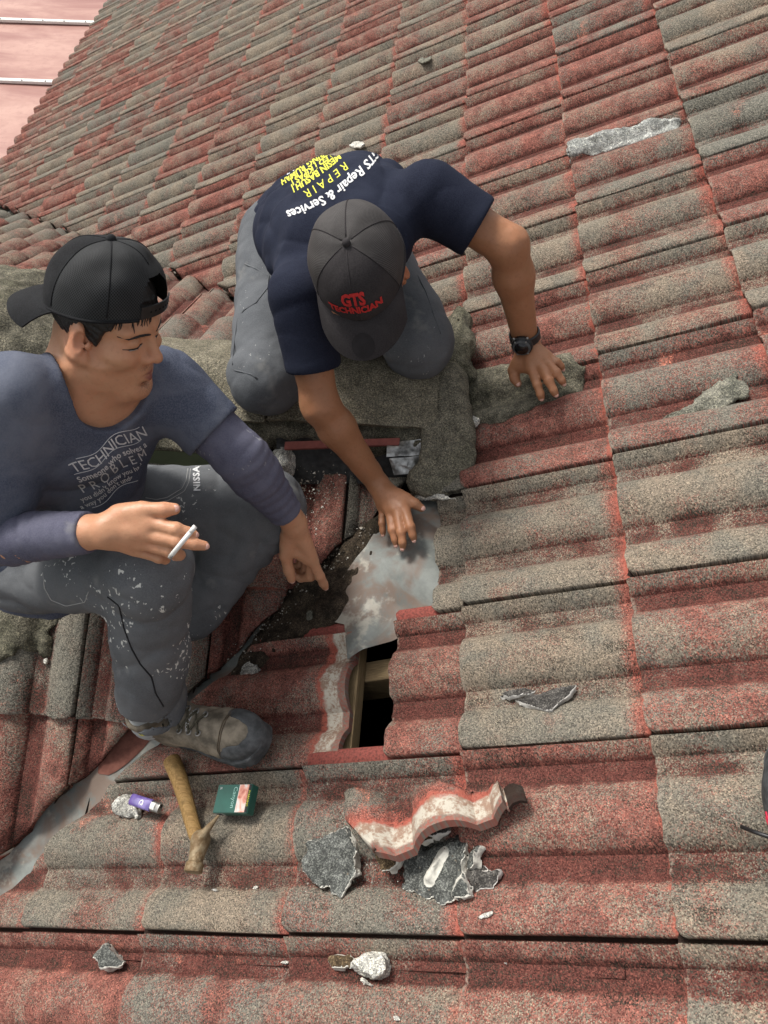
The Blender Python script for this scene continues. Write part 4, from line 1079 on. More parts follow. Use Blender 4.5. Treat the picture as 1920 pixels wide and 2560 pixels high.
# ------------------------------------------------------------------ boots
FOOT = np.array([(0.0, -0.012), (0.006, -0.028), (0.03, -0.036), (0.10, -0.036), (0.17, -0.047), (0.235, -0.052), (0.275, -0.040), (0.296, -0.012), (0.298, 0.012), (0.283, 0.036), (0.245, 0.048), (0.17, 0.044), (0.10, 0.036), (0.03, 0.036), (0.006, 0.028), (0.0, 0.012)])
def boot(heel, F, N, parent, right=True, detail=True):
    """work boot: heel is the sole's rear at ground, F points to the toe, N up"""
    F = unit(F); N = unit(np.asarray(N) - F * (np.asarray(N) @ F)); Sd = np.cross(N, F)
    R = np.array([F, Sd, N]); heel = np.asarray(heel, float); fo = FOOT * [1, 1 if right else -1]
    W_ = lambda q: heel + np.asarray(q, float) @ R
    L_ = lambda p: ((p - heel.astype(np.float32)) @ R.T.astype(np.float32))
    root = empty('boot', heel, parent)
    def sole(p):
        q = L_(p); d2 = poly2(q[:, :2], fo) - 0.003
        lug = 0.0035 * (np.sin(q[:, 0] * 330) > 0.1) * (q[:, 2] < 0.012) * (d2 > -0.012)
        z = q[:, 2]; lift = 0.018 * np.clip((q[:, 0] - 0.20) / 0.10, 0, 1) ** 2
        return smax(d2 + lug, np.abs(z - 0.016 - lift) - 0.0165, 0.004).astype(np.float32)
    def upper(p):
        q = L_(p)
        d_ = ell(q, (0.222, 0.004, 0.047), (0.072, 0.049, 0.037)); d_ = smin(d_, rcone(q, (0.185, 0, 0.050), (0.075, 0, 0.060), 0.042, 0.041), 0.03)
        d_ = smin(d_, rcone(q, (0.105, 0, 0.085), (0.165, 0, 0.066), 0.040, 0.034), 0.025)
        d_ = smin(d_, rcone(q, (0.052, 0, 0.050), (0.056, 0, 0.145), 0.042, 0.050), 0.03); d_ = smin(d_, ell(q, (0.035, 0, 0.040), (0.036, 0.036, 0.032)), 0.02)
        d_ = d_ + 0.0016 * fbm(p, 55, 3) + 0.0022 * np.sin(q[:, 0] * 260 + q[:, 2] * 90) * np.exp(-((q[:, 0] - 0.165) / 0.022) ** 2)
        d_ = smax(d_, q[:, 2] - 0.160, 0.006); d_ = np.maximum(d_, 0.022 - q[:, 2])
        return smax(d_, -rcone(q, (0.056, 0, 0.10), (0.056, 0, 0.25), 0.038, 0.042), 0.005).astype(np.float32)
    def toe(p):
        q = L_(p); d_ = ell(q, (0.224, 0.004, 0.046), (0.0765, 0.0525, 0.0405)); d2 = poly2(q[:, :2], fo)
        d_ = smax(d_, -(d2 + 0.021), 0.003); d_ = smax(d_, 0.190 - q[:, 0], 0.003)
        return np.maximum(d_, 0.018 - q[:, 2]).astype(np.float32)
    ext = np.array([W_((x, y, z)) for x in (-0.03, 0.33) for y in (-0.08, 0.08) for z in (-0.02, 0.19)]); lo, hi = ext.min(0), ext.max(0)
    obj('sole', sdf_mesh(sole, lo, hi, 0.0032, 'sole', MT['rubber']), root)
    up = obj('upper', sdf_mesh(upper, lo, hi, 0.0034, 'upper', MT['leather2']), root)
    obj('toe_guard', sdf_mesh(toe, lo, hi, 0.0032, 'toe_guard', MT['rubber']), root)
    if detail:
        bv = bvh_of(up.data); dn = -N
        ey = {}
        for k in range(4):
            for sd in (-1, 1):
                x = 0.178 - 0.022 * k; y = sd * (0.020 + 0.002 * k); l = drop([W_((x, y, 0.2))], bv, dn, 0.002)
                if l:
                    ey[(k, sd)] = l[0]
                    pts = [l[0] + R.T @ np.array([0.0055 * math.cos(a), 0.0055 * math.sin(a), 0.0015]) for a in np.arange(10) * 0.6283]
                    obj('eyelet', tube('eyelet', pts, 0.0019, MT['steel'], 6, True), root)
        for k in range(3):
            for sd in (-1, 1):
                if (k, sd) in ey and (k + 1, -sd) in ey:
                    a, b_ = ey[(k, sd)], ey[(k + 1, -sd)]; m = (a + b_) / 2 + N * (0.007 + 0.002 * (sd > 0)); obj('lace', tube('lace', [a + N * 0.002, a * 0.6 + m * 0.4 + N * 0.001, m, b_ * 0.6 + m * 0.4 + N * 0.001, b_ + N * 0.002], 0.0024, MT['lace']), root)
        if (3, 1) in ey:
            kn = (ey[(3, 1)] + ey[(3, -1)]) / 2 + N * 0.006
            for s_ in (-1, 1):
                obj('lace', tube('lace', [kn, kn + Sd * s_ * 0.018 + F * 0.012 + N * 0.010, kn + Sd * s_ * 0.034 + F * 0.002 + N * 0.002, kn + Sd * s_ * 0.020 - F * 0.010 + N * 0.006, kn], 0.0022, MT['lace']), root)
        for off, sd in ((0.0, 0.0), (0.004, 0.0)):
            pts = drop([W_((0.214 - off + 0.010 * math.cos(a), 0.052 * math.sin(a), 0.2)) for a in np.linspace(-1.35, 1.35, 23)], bvh_of(up.data), dn, 0.0012)
            if len(pts) > 3: obj('stitching', tube('stitching', pts, 0.0011, MT['leather'], 5), root)
    return root, W_, up

# ------------------------------------------------------------------ the kneeling man
A_ = {}
A_['hL'], A_['hR'] = at(880, 555, 1.95), at(700, 610, 1.92)
A_['sL'], A_['sR'] = at(1072, 492, 1.56), at(752, 735, 1.54)
A_['eL'], A_['eR'] = at(1270, 615, 1.58), at(800, 1012, 1.63)
A_['wL'], A_['wR'] = on1(1316, 862, 0.075), on1(942, 1206, 0.055)
A_['kR'], A_['kL'] = on2(668, 945, 0.095), at(1042, 850, 1.77)
HA = Head((-0.2338, 1.0614, 0.4421), (0.127, -0.802, -0.584), (0.987, 0.042, 0.157), (-0.101, -0.596, 0.797))
f1 = lambda L, g=0.0: [on1(x, y, h + g) for x, y, h in L]
handAL = Hand(A_['wL'], [f1(L) for L in (
    [(1302, 905, .056), (1283, 926, .048), (1287, 946, .038), (1294, 958, .030)],
    [(1331, 926, .058), (1343, 962, .052), (1350, 984, .038), (1353, 994, .029)],
    [(1351, 917, .060), (1372, 952, .054), (1384, 975, .039), (1389, 985, .030)],
    [(1366, 905, .058), (1391, 932, .052), (1403, 950, .038), (1408, 958, .030)],
    [(1373, 893, .052), (1392, 906, .047), (1402, 916, .036), (1406, 922, .029)])])
handAR = Hand(A_['wR'], [f1(L, 0.013) for L in (
    [(985, 1240, .030), (1014, 1246, .024), (1039, 1260, .012), (1054, 1270, .001)],
    [(1014, 1280, .020), (1026, 1317, .012), (1032, 1338, .0), (1035, 1348, -.008)],
    [(995, 1285, .023), (1003, 1331, .013), (1006, 1356, .001), (1007, 1369, -.008)],
    [(975, 1285, .021), (982, 1326, .012), (987, 1349, .001), (990, 1361, -.008)],
    [(956, 1276, .017), (955, 1308, .010), (957, 1326, .0), (958, 1335, -.006)])])
midA = (A_['sL'] + A_['sR']) / 2; pelA = (A_['hL'] + A_['hR']) / 2; axA = midA - pelA; LA = np.linalg.norm(axA); latA = A_['sL'] - A_['sR']
PROF_A = [(-0.26, 0.168, 0.128, -0.005), (0.05, 0.165, 0.132, -0.020), (0.35, 0.168, 0.126, -0.040), (0.65, 0.186, 0.120, -0.040), (0.88, 0.175, 0.100, -0.022), (1.02, 0.120, 0.078, -0.004), (1.14, 0.060, 0.045, 0.012)]
PA = tag(empty('person', (A_['kR'] + A_['kL']) / 2 - np.array([0, 0, 0.08])), 'person in dark navy polo and charcoal cap kneeling on the ridge, leaning on one hand', 'person')
def arm_skin(p, s_, e_, w_, hand, ra=(0.046, 0.040, 0.0265)):
    c_ = (s_ + w_) / 2
    def fn(p):
        m = e_ * 0.72 + w_ * 0.28
        d_ = rcone(p, s_, e_, ra[0], ra[1]); f_ = smin(rcone(p, e_, m, ra[1] * 0.98, ra[1] * 1.02), rcone(p, m, w_, ra[1] * 1.0, ra[2]), 0.02)
        return smin(d_, f_, 0.02)
    d_ = near(p, (s_ + e_ + w_) / 3, max(np.linalg.norm(q - (s_ + e_ + w_) / 3) for q in (s_, e_, w_)) + 0.07, fn)
    return smin(d_, hand.sdf(p), 0.014)
def body_a(p):
    d_ = smin(HA.sdf(p), rcone(p, HA.wld((-0.02, 0, -0.03)), midA - unit(axA) * 0.03, 0.056, 0.062), 0.02)
    d_ = smin(d_, loft(p, pelA, axA, latA, LA, [(t, a - 0.016, b_ - 0.016, o_) for t, a, b_, o_ in PROF_A]), 0.03)
    d_ = smin(d_, arm_skin(p, A_['sL'], A_['eL'], A_['wL'], handAL, (0.046, 0.0415, 0.0275)), 0.02)
    return smin(d_, arm_skin(p, A_['sR'], A_['eR'], A_['wR'], handAR, (0.046, 0.040, 0.0265)), 0.02) + 0.0011 * fbm(p, 45, 77, 2)
allA = np.array(list(A_.values()) + [HA.o] + [q for h_ in (handAL, handAR) for fg in h_.f for q in fg])
me = sdf_mesh(body_a, allA.min(0) - 0.16, allA.max(0) + 0.2, 0.0034, 'body', MT['skin_a']); face_attrs(me, HA)
bodyA = obj('body', me, PA)
vd = unit(CAM - handAL.c); handAL.nails(bodyA, MT['nail'], N1 * 0.8 + vd * 0.4); handAR.nails(bodyA, MT['nail'], N1 * 0.8 + unit(CAM - handAR.c) * 0.4)
# polo shirt
slL, slR = A_['sL'] * 0.38 + A_['eL'] * 0.62, A_['sR'] * 0.34 + A_['eR'] * 0.66
def shirt_a(p):
    def fn(p):
        d_ = loft(p, pelA, axA, latA, LA, PROF_A)
        ax = unit(axA); q = p - pelA.astype(np.float32); t = q @ ax / LA; lt = unit(latA); x = q @ lt
        w = 0.006 * np.sin(t * 26 + 18 * x + 2.2 * vnoise(p, 9, 31)) * np.exp(-((t - 0.25) / 0.35) ** 2) + 0.008 * fbm(p, 8, 33, 2) + 0.007 * (0.35 - np.abs(vnoise(np.stack([t * 2.4 + x * 4, x * 9 - t * 3, (p @ N1) * 4], 1), 2.2, 34)))
        d_ = d_ + w * 0.8 + crumple(p, 11, 61, 0.019)
        fl = [(0.1, 0.30, 0.003, 17, 0.5, 2.8)]
        for s_, e_, ra, rb, c_ in ((A_['sL'], slL, 0.072, 0.0615, A_['eL']), (A_['sR'], slR, 0.068, 0.0560, A_['eR'])):
            ext = e_ + unit(e_ - s_) * 0.03; e = limb(p, s_, ext, ra, rb, fl)
            e = smax(e, (p - e_.astype(np.float32)) @ unit(c_ - s_), 0.003)
            ring = np.exp(-(((p - e_.astype(np.float32)) @ unit(c_ - s_) + 0.012) / 0.013) ** 2) * 0.0016
            e = e - ring
            hol = rcone(p, s_ * 0.05 + e_ * 0.95, c_, rb - 0.007, rb - 0.007)
            d_ = smin(d_, e, 0.035)
            d_ = smax(d_, -np.maximum(hol, -((p - e_.astype(np.float32)) @ unit(c_ - s_)) - 0.010), 0.002)
        cut = (-0.24 - t) * LA + 0.012 * np.sin(x * 30)
        d_ = smax(d_, cut, 0.003)
        nk = rcone(p, midA - unit(axA) * 0.02, HA.wld((-0.015, 0, -0.02)), 0.066, 0.060)
        return smax(d_, -nk, 0.004)
    return near(p, (midA + pelA) / 2, 0.46, fn)
me = sdf_mesh(shirt_a, np.minimum(allA.min(0), pelA - 0.25) - 0.06, np.maximum(allA.max(0), pelA + 0.25) + 0.14, 0.0042, 'shirt', MT['tee_a'])
shirtA = obj('shirt', me, PA); bvA = bvh_of(me)
# collar
rows = []
c0 = midA + unit(axA) * 0.005; zz = unit(HA.wld((-0.015, 0, -0.03)) - c0); xx = unit(latA - zz * (latA @ zz)); yy = np.cross(zz, xx)
for k, (r, z) in enumerate(((0.070, 0.020), (0.069, 0.040), (0.074, 0.044), (0.088, 0.022), (0.098, 0.0))):
    rows.append([c0 + zz * (z + 0.004 * math.sin(a * 3)) + (xx * math.cos(a) * 1.02 + yy * math.sin(a) * 0.9) * r for a in np.linspace(-1.5 * math.pi + 0.3, 0.5 * math.pi - 0.3, 30)])
obj('collar', ribbon('collar', rows, MT['tee_a'], thick=0.003), shirtA)
# trousers
aR, aL = A_['kR'] + np.array([-0.05, 0.36, -0.10]), A_['kL'] + np.array([-0.13, 0.33, -0.075])
def trousers_a(p):
    d_ = ell(p, pelA, (0.175, 0.15, 0.12))
    fo = [(0.05, 0.2, 0.004, 13, 0.4, 3.0), (0.95, 0.15, 0.0025, 17, 2.0, 3.0)]
    for h_, k_, a_ in ((A_['hR'], A_['kR'], aR), (A_['hL'], A_['kL'], aL)):
        e = limb(p, h_, k_, 0.108, 0.083, fo); s_ = limb(p, k_, a_, 0.080, 0.062, ())
        d_ = smin(d_, smin(e, s_, 0.035), 0.03)
    return (d_ + crumple(p, 9, 62, 0.014) + 0.004 * fbm(p, 11, 41, 2) + 0.0015 * fbm(p, 40, 43, 2)).astype(np.float32)
tr = np.array([A_['hR'], A_['hL'], A_['kR'], A_['kL'], aR, aL]); me = sdf_mesh(trousers_a, tr.min(0) - 0.2, tr.max(0) + 0.2, 0.0045, 'trousers', MT['trouser_a'])
trA = obj('trousers', me, PA); bvT = bvh_of(me)
for pts in ([(612, 660), (640, 672), (672, 690), (668, 720), (640, 755), (610, 775), (592, 800), (586, 850), (582, 905)], [(1045, 690), (1065, 730), (1085, 790), (1100, 830)], [(585, 925), (605, 930), (625, 935), (640, 946)]):
    dn = unit(at(*pts[0], 1.8) - CAM); q = drop([at(x, y, 1.75) for x, y in pts], bvT, dn, 0.0006)
    if len(q) > 2: obj('seam', tube('seam', q, 0.0018, MT['trouser_a'], 5), trA)
for a_, k_ in ((aR, A_['kR']), (aL, A_['kL'])):
    Fd = unit((a_ - k_) * 1.0 + np.array([0, 0.1, -0.1])); boot(a_ - Fd * 0.02 + np.array([0, 0.0, -0.02]) - np.array([0, 0, 0.01]), Fd * 0.9 + np.array([0, 0, -0.35]), np.array([0, 0.9, 0.6]), PA, True, False)
# cap
capA, WA, cA, RA = cap_parts(HA, PA, False, 'cap_a', 'net_a', crown=0.108, open_back=False)
fbv = BVHTree.FromPolygons(*(lambda ms: ([tuple(v) for m_ in ms for v in verts_of(m_.data).tolist()], [tuple(v + sum(len(x.data.vertices) for x in ms[:k]) for v in p_.vertices) for k, m_ in enumerate(ms) for p_ in m_.data.polygons]))([o_ for o_ in capA.children if o_.name.startswith('front_panel')]))
fw, lf, up_ = HA.R
fc = HA.wld((0.086, 0, 0.106)); dn = -unit(fw * 0.85 + up_ * 0.5)
tx = -0 * lf + lf; ty = unit(np.cross(-dn, lf))
XA = lambda cx, cy: (lambda x, y: fc + lf * (x + cx) + ty * (y * 1.5 + cy))
lettering('GTS', 0.024, XA(0.0, 0.012), fbv, MT['red_ink'], capA, bold=0.0012, dirn=dn)
lettering('TECHNICIAN', 0.0165, XA(0.0, -0.013), fbv, MT['red_ink'], capA, bold=0.0008, dirn=dn)
bb = [o_ for o_ in capA.children if o_.name.startswith('brim')][0]; bvB = bvh_of(bb.data)
c_ = HA.wld((0.145, 0, 0.05)); dnb = -up_
pts = [[c_ + (fw * math.cos(a) + lf * math.sin(a)) * r for a in np.arange(25) * 2 * math.pi / 24] for r in (0.0005, 0.012, 0.0225)]
rows = [drop(r_, bvB, dnb, 0.0006) for r_ in pts]
if all(len(r_) == 25 for r_ in rows): obj('round_mark', ribbon('round_mark', rows, plain('dark_sticker_mark', (0.019, 0.017, 0.018), 0.85), thick=0.0002), capA)
# print on the back
bk = at(880, 470, 1.6); dnB = unit(bk - CAM)
# the print reads from behind: its right is towards his right side (image left), its top towards the neck
P0, P1_ = at(965, 395, 1.62), at(738, 560, 1.62)
ex = unit(P1_ - P0); ey = unit(np.cross(ex, dnB)); ey = ey if (RW @ ey)[1] > 0 else -ey
def XB(px, py, bend=0.0): 
    o_ = at(px, py, 1.62); return lambda x, y: o_ + ex * x + ey * (y - bend * x * x)
lettering('GTS Repair & Services', 0.026, XB(848, 474, 1.4), bvA, MT['white_ink'], shirtA, bold=0.0006, dirn=dnB)
lettering('R E P A I R', 0.024, XB(818, 452, 1.0), bvA, MT['yellow_ink'], shirtA, dirn=dnB)
lettering('MESIN BASUH |', 0.019, XB(792, 434, 0.9), bvA, MT['yellow_ink'], shirtA, bold=0.0007, dirn=dnB)
lettering('LED | KIPAS |', 0.019, XB(777, 422, 0.8), bvA, MT['yellow_ink'], shirtA, bold=0.0007, dirn=dnB)
lettering('WIRING RUMAH', 0.019, XB(762, 411, 0.8), bvA, MT['yellow_ink'], shirtA, bold=0.0007, dirn=dnB)
lettering('0 1 2  6 1 0 7', 0.018, XB(748, 396, 0.7), bvA, MT['white_ink'], shirtA, dirn=dnB)
# wrist watch
wa = unit(A_['wL'] - A_['eL']); wc = A_['wL'] - wa * 0.026; wn = unit(N1 * 0.75 + unit(CAM - wc) * 0.5); wn = unit(wn - wa * (wn @ wa)); ws = np.cross(wa, wn)
watch = empty('watch', wc, PA)
rows = [[wc + wa * z + (ws * math.cos(a) * 1.05 + wn * math.sin(a)) * r for a in np.linspace(0, 2 * math.pi, 33)] for z, r in ((-0.011, 0.0315), (-0.009, 0.0345), (0.009, 0.0340), (0.011, 0.0310))]
obj('strap', ribbon('strap', rows, MT['black_rubber']), watch)
def disc(name, c_, n_, r0, r1, h_, mat, seg=28, ex1=None):
    bm = bmesh.new(); bmesh.ops.create_cone(bm, cap_ends=True, segments=seg, radius1=r0, radius2=r1, depth=h_)
    bmesh.ops.bevel(bm, geom=[e for e in bm.edges if e.calc_face_angle(0) > 0.6], offset=min(h_, r1) * 0.2, segments=2, affect='EDGES')
    bmesh.ops.transform(bm, matrix=Matrix.Translation(Vector(c_)) @ Vector(n_).to_track_quat('Z', 'Y').to_matrix().to_4x4(), verts=bm.verts[:])
    return bm_mesh(bm, name, mat, True)
obj('case', disc('case', wc + wn * 0.036, wn, 0.0255, 0.0235, 0.014, MT['black_rubber'], 16), watch)
obj('bezel', disc('bezel', wc + wn * 0.0445, wn, 0.0215, 0.0195, 0.004, MT['rubber'], 28), watch)
obj('glass', disc('glass', wc + wn * 0.0465, wn, 0.0165, 0.0160, 0.0022, MT['glass_dark'], 28), watch)
for a in (0.6, 2.5, 3.8, 5.6): obj('screw', disc('screw', wc + wn * 0.0445 + (wa * math.cos(a) + ws * math.sin(a)) * 0.0205, wn, 0.0022, 0.002, 0.0036, MT['steel'], 8), watch)
for a in (0.95, 2.2): obj('button', disc('button', wc + wn * 0.037 + (wa * math.cos(a + 1.57) + ws * math.sin(a + 1.57)) * 0.026, wa * math.cos(a + 1.57) + ws * math.sin(a + 1.57), 0.0035, 0.003, 0.006, MT['steel'], 8), watch)
# ------------------------------------------------------------------ the sitting man
B_ = {}
B_['hR'], B_['hL'] = np.array([-0.890, 0.590, 0.035]), np.array([-0.800, 0.750, 0.035])
B_['kR'], B_['kL'] = at(372, 1425, 1.335), at(662, 1268, 1.655)
bF = unit(on1(712, 1866) - on1(440, 1815)); bheel = on1(432, 1822, 0.006)
B_['aR'] = bheel + bF * 0.056 + N1 * 0.13
B_['aL'] = on2(470, 1530, 0.075)
B_['sR'], B_['sL'] = at(30, 992, 1.20), at(408, 958, 1.40)
B_['eR'], B_['eL'] = at(-40, 1350, 1.29), at(606, 1146, 1.44)
B_['wR'], B_['wL'] = at(262, 1328, 1.212), at(734, 1304, 1.575)
HB = Head((-0.6314, 0.7796, 0.5346), (0.925, -0.312, -0.215), (0.243, 0.910, -0.335), (0.292, 0.262, 0.920), 0.90)
PB = tag(empty('person', (B_['hR'] + B_['hL']) / 2 - np.array([0, 0, 0.14])), 'person in faded blue printed T-shirt and backwards black cap sitting with a cigarette, pointing', 'person')
fa = lambda L: [at(*q) for q in L]
handBR = Hand(B_['wR'], [fa(L) for L in (
    [(300, 1290, 1.212), (356, 1276, 1.203), (412, 1274, 1.198), (436, 1272, 1.199)],
    [(382, 1310, 1.203), (440, 1323, 1.196), (470, 1332, 1.203), (484, 1336, 1.208)],
    [(376, 1337, 1.207), (442, 1353, 1.199), (486, 1361, 1.206), (511, 1365, 1.212)],
    [(364, 1360, 1.216), (424, 1378, 1.214), (450, 1388, 1.232), (440, 1392, 1.248)],
    [(347, 1378, 1.228), (396, 1394, 1.236), (414, 1400, 1.254), (402, 1400, 1.266)])], 1.02, 0.028)
handBL = Hand(B_['wL'], [fa(L) for L in (
    [(724, 1346, 1.605), (714, 1388, 1.622), (722, 1426, 1.642), (729, 1447, 1.655)],
    [(784, 1406, 1.640), (799, 1440, 1.662), (808, 1458, 1.682), (813, 1467, 1.694)],
    [(778, 1404, 1.662), (776, 1440, 1.688), (752, 1446, 1.704), (738, 1438, 1.700)],
    [(768, 1394, 1.682), (764, 1428, 1.708), (744, 1436, 1.716), (734, 1428, 1.708)],
    [(757, 1380, 1.698), (750, 1410, 1.718), (736, 1420, 1.722), (729, 1414, 1.714)])], 1.04, 0.027)
midB = (B_['sL'] + B_['sR']) / 2; pelB = (B_['hL'] + B_['hR']) / 2 + np.array([0, 0, 0.02]); axB = midB - pelB; LB = np.linalg.norm(axB); latB = B_['sL'] - B_['sR']
PROF_B = [(-0.28, 0.158, 0.125, 0.0), (0.0, 0.155, 0.125, 0.0), (0.25, 0.148, 0.122, -0.006), (0.55, 0.156, 0.116, -0.018), (0.80, 0.165, 0.108, -0.022), (0.97, 0.145, 0.088, -0.014), (1.10, 0.095, 0.066, -0.004), (1.20, 0.060, 0.050, 0.004)]
def body_b(p):
    d_ = smin(HB.sdf(p), rcone(p, HB.wld((-0.036, 0, -0.035)), midB - unit(axB) * 0.02 - np.cross(unit(latB), unit(axB)) * 0.030, 0.050, 0.060), 0.016)
    d_ = smin(d_, loft(p, pelB, axB, latB, LB, [(t, a - 0.014, b_ - 0.014, o_) for t, a, b_, o_ in PROF_B]), 0.045)
    hd, lf = HB, HB.R[1]
    for s_ in (-1, 1):                                                          # neck muscles and collar bones
        d_ = smin(d_, rcone(p, HB.wld((-0.026, 0.052 * s_, -0.040)), midB - unit(axB) * 0.03 + np.cross(unit(latB), unit(axB)) * 0.050 + unit(latB) * 0.012 * s_, 0.008, 0.006), 0.014)
    d_ = smin(d_, arm_skin(p, B_['sR'], B_['eR'], B_['wR'], handBR, (0.046, 0.041, 0.0275)), 0.02)
    return smin(d_, arm_skin(p, B_['sL'], B_['eL'], B_['wL'], handBL, (0.046, 0.040, 0.0270)), 0.02) + 0.0010 * fbm(p, 50, 78, 2)
allB = np.array([B_[k] for k in ('sR', 'sL', 'eR', 'eL', 'wR', 'wL')] + [pelB, HB.o] + [q for h_ in (handBL, handBR) for fg in h_.f for q in fg])
me = sdf_mesh(body_b, allB.min(0) - 0.17, allB.max(0) + 0.19, 0.0030, 'body', MT['skin_b']); face_attrs(me, HB)
bodyB = obj('body', me, PB); bvFace = bvh_of(me)
handBR.nails(bodyB, MT['nail'], unit(CAM - handBR.c)); handBL.nails(bodyB, MT['nail'], unit(CAM - handBL.c))
# hair under the cap: short back and sides, longer on top and over the forehead
def hair_b(p):
    def fn(p):
        q = HB.loc(p); ya = np.abs(q[:, 1])
        d_ = smin(ell(q, (-0.006, 0, 0.050), (0.094, 0.076, 0.088)), ell(q, (0.034, 0, -0.012), (0.060, 0.060, 0.086)), 0.02)
        n = 0.0014 * np.sin(q[:, 0] * 420 + 9 * q[:, 2] * 40 + 3 * vnoise(p, 60, 3)) + 0.0012 * vnoise(p, 220, 5)
        th = 0.0065 - 0.003 * np.clip((q[:, 2] - 0.03) / 0.04, 0, 1)
        d_ = d_ - th + n
        line = np.interp(q[:, 0], [-0.10, -0.03, -0.006, 0.022, 0.034, 0.048, 0.064, 0.078, 0.11], [-0.040, -0.030, 0.024, -0.006, 0.006, 0.040, 0.056, 0.066, 0.068])
        line = line + 0.006 * np.sin(q[:, 0] * 300 + 2) + 0.006 * vnoise(p, 120, 9)
        return np.maximum(np.maximum(d_, (line - q[:, 2]) * 0.8), q[:, 2] - 0.125)
    return near(p, HB.o, 0.17, fn)
me = sdf_mesh(hair_b, HB.o - 0.17, HB.o + 0.17, 0.0026, 'hair', MT['hair'], 0); obj('hair', me, PB)
def on_face(q, out=0.10):
    """head-space point dropped onto the skin from outside"""
    P = HB.wld(q); c_ = HB.wld((0.0, q[1] * 0.3, q[2])); dn = unit(c_ - P)
    l, *_ = bvFace.ray_cast(Vector(P - dn * out), Vector(dn), 0.4); return np.array(l) - dn * 0.0006
for s_ in (-1, 1):
    pts = [on_face((0.10 - 0.0045 * k ** 1.35, s_ * (0.010 + 0.0066 * k), 0.0300 + 0.0030 * math.sin(k * 0.62))) for k in range(7)]
    obj('eyebrow', tube('eyebrow', pts, [0.0012, 0.0024, 0.0029, 0.0029, 0.0026, 0.0018, 0.0008], MT['hair']), PB)
    pts = [on_face((0.10 - 0.0045 * k ** 1.3, s_ * (0.0175 + 0.0046 * k), 0.0095 - 0.0014 * math.sin(k * 0.52) - 0.0004 * k)) for k in range(7)]
    obj('eyelashes', tube('eyelashes', pts, [0.0005, 0.0010, 0.0014, 0.0016, 0.0014, 0.0010, 0.0005], MT['hair']), PB)
    pts = [on_face((0.10 - 0.0045 * k ** 1.3, s_ * (0.0185 + 0.0044 * k), 0.0072 - 0.0010 * math.sin(k * 0.52) - 0.0004 * k)) for k in range(6)]
    obj('eye', tube('eye', pts, [0.0005, 0.0015, 0.0022, 0.0022, 0.0015, 0.0005], plain('eye_white', (0.36, 0.32, 0.29), 0.3), 6), PB)
    obj('iris', tube('iris', [pts[2] * 0.7 + pts[3] * 0.3, pts[2] * 0.5 + pts[3] * 0.5, pts[3]], [0.0021, 0.0026, 0.0020], plain('dark_iris', (0.012, 0.008, 0.006), 0.2), 6), PB)
# loose strands at the temple and fringe
rg = random.Random(5)
for k in range(14):
    y0 = -0.068 + 0.0052 * k; xo = 0.11 if abs(y0) < 0.05 else 0.07; sw = rg.uniform(-0.014, -0.004)
    try:
        q_ = [on_face((xo, y0 + sw * t, 0.066 - (0.016 + 0.010 * (abs(y0) > 0.045)) * t + rg.uniform(-0.002, 0.002))) for t in (0, 0.4, 0.75, 1.0)]
        obj('hair_strand', tube('hair_strand', q_, [0.0016, 0.0013, 0.0009, 0.0003], MT['hair'], 5), PB)
    except Exception: pass
# T-shirt
slR, slL = B_['sR'] * 0.20 + B_['eR'] * 0.80, B_['sL'] * 0.36 + B_['eL'] * 0.64
frB = np.cross(unit(latB), unit(axB))
def shirt_b(p):
    def fn(p):
        d_ = loft(p, pelB, axB, latB, LB, PROF_B)
        ax = unit(axB); q = p - pelB.astype(np.float32); t = q @ ax / LB; x = q @ unit(latB)
        fold = 0.0075 * np.sin(t * 30 + 10 * x + 2.5 * vnoise(p, 9, 51)) * np.exp(-((t - 0.16) / 0.22) ** 2) + 0.004 * np.sin(x * 52 - t * 9 + 3 * vnoise(p, 8, 52)) * np.exp(-((t - 0.72) / 0.25) ** 2) + 0.007 * fbm(p, 8, 53, 2) + 0.0065 * (0.35 - np.abs(vnoise(np.stack([t * 2.2 + x * 3, x * 9 - t * 3, q @ frB * 4], 1), 2.2, 54))) * np.clip(1.3 - t, 0, 1)
        d_ = d_ + 0.85 * fold + crumple(p, 10, 63, 0.022)
        for s_, e_, ra, rb, c_ in ((B_['sR'], slR, 0.072, 0.066, B_['eR']), (B_['sL'], slL, 0.070, 0.064, B_['eL'])):
            ext = e_ + unit(e_ - s_) * 0.03; e = limb(p, s_, ext, ra, rb, [(0.15, 0.25, 0.003, 14, 0.7, 3.0), (0.9, 0.2, 0.003, 16, 1.7, 3.0)]) + crumple(p, 13, 64, 0.015)
            pl = (p - e_.astype(np.float32)) @ unit(c_ - s_)
            e = smax(e, pl, 0.003) - 0.0012 * np.exp(-((pl + 0.010) / 0.010) ** 2)
            d_ = smin(d_, e, 0.045)
            hol = rcone(p, s_ * 0.06 + e_ * 0.94, c_, rb - 0.007, rb - 0.007)
            d_ = smax(d_, -np.maximum(hol, -pl - 0.010), 0.002)
        nk = rcone(p, midB + ax * 0.035 + frB * 0.045, midB + ax * 0.20 + frB * 0.02, 0.066, 0.076)
        nk = smin(nk, ell(p, midB + ax * 0.060, (0.078, 0.078, 0.066)), 0.02)
        band = np.exp(-((nk - 0.008) / 0.010) ** 2) * 0.0018
        return smax(d_ - band, -nk, 0.004)
    return near(p, (midB + pelB) / 2, 0.48, fn)
me = sdf_mesh(shirt_b, np.minimum(allB.min(0), pelB - 0.24) - 0.10, np.maximum(allB.max(0), pelB + 0.2) + 0.06, 0.0042, 'shirt', MT['tee_b'])
shirtB = obj('shirt', me, PB); bvS = bvh_of(me)
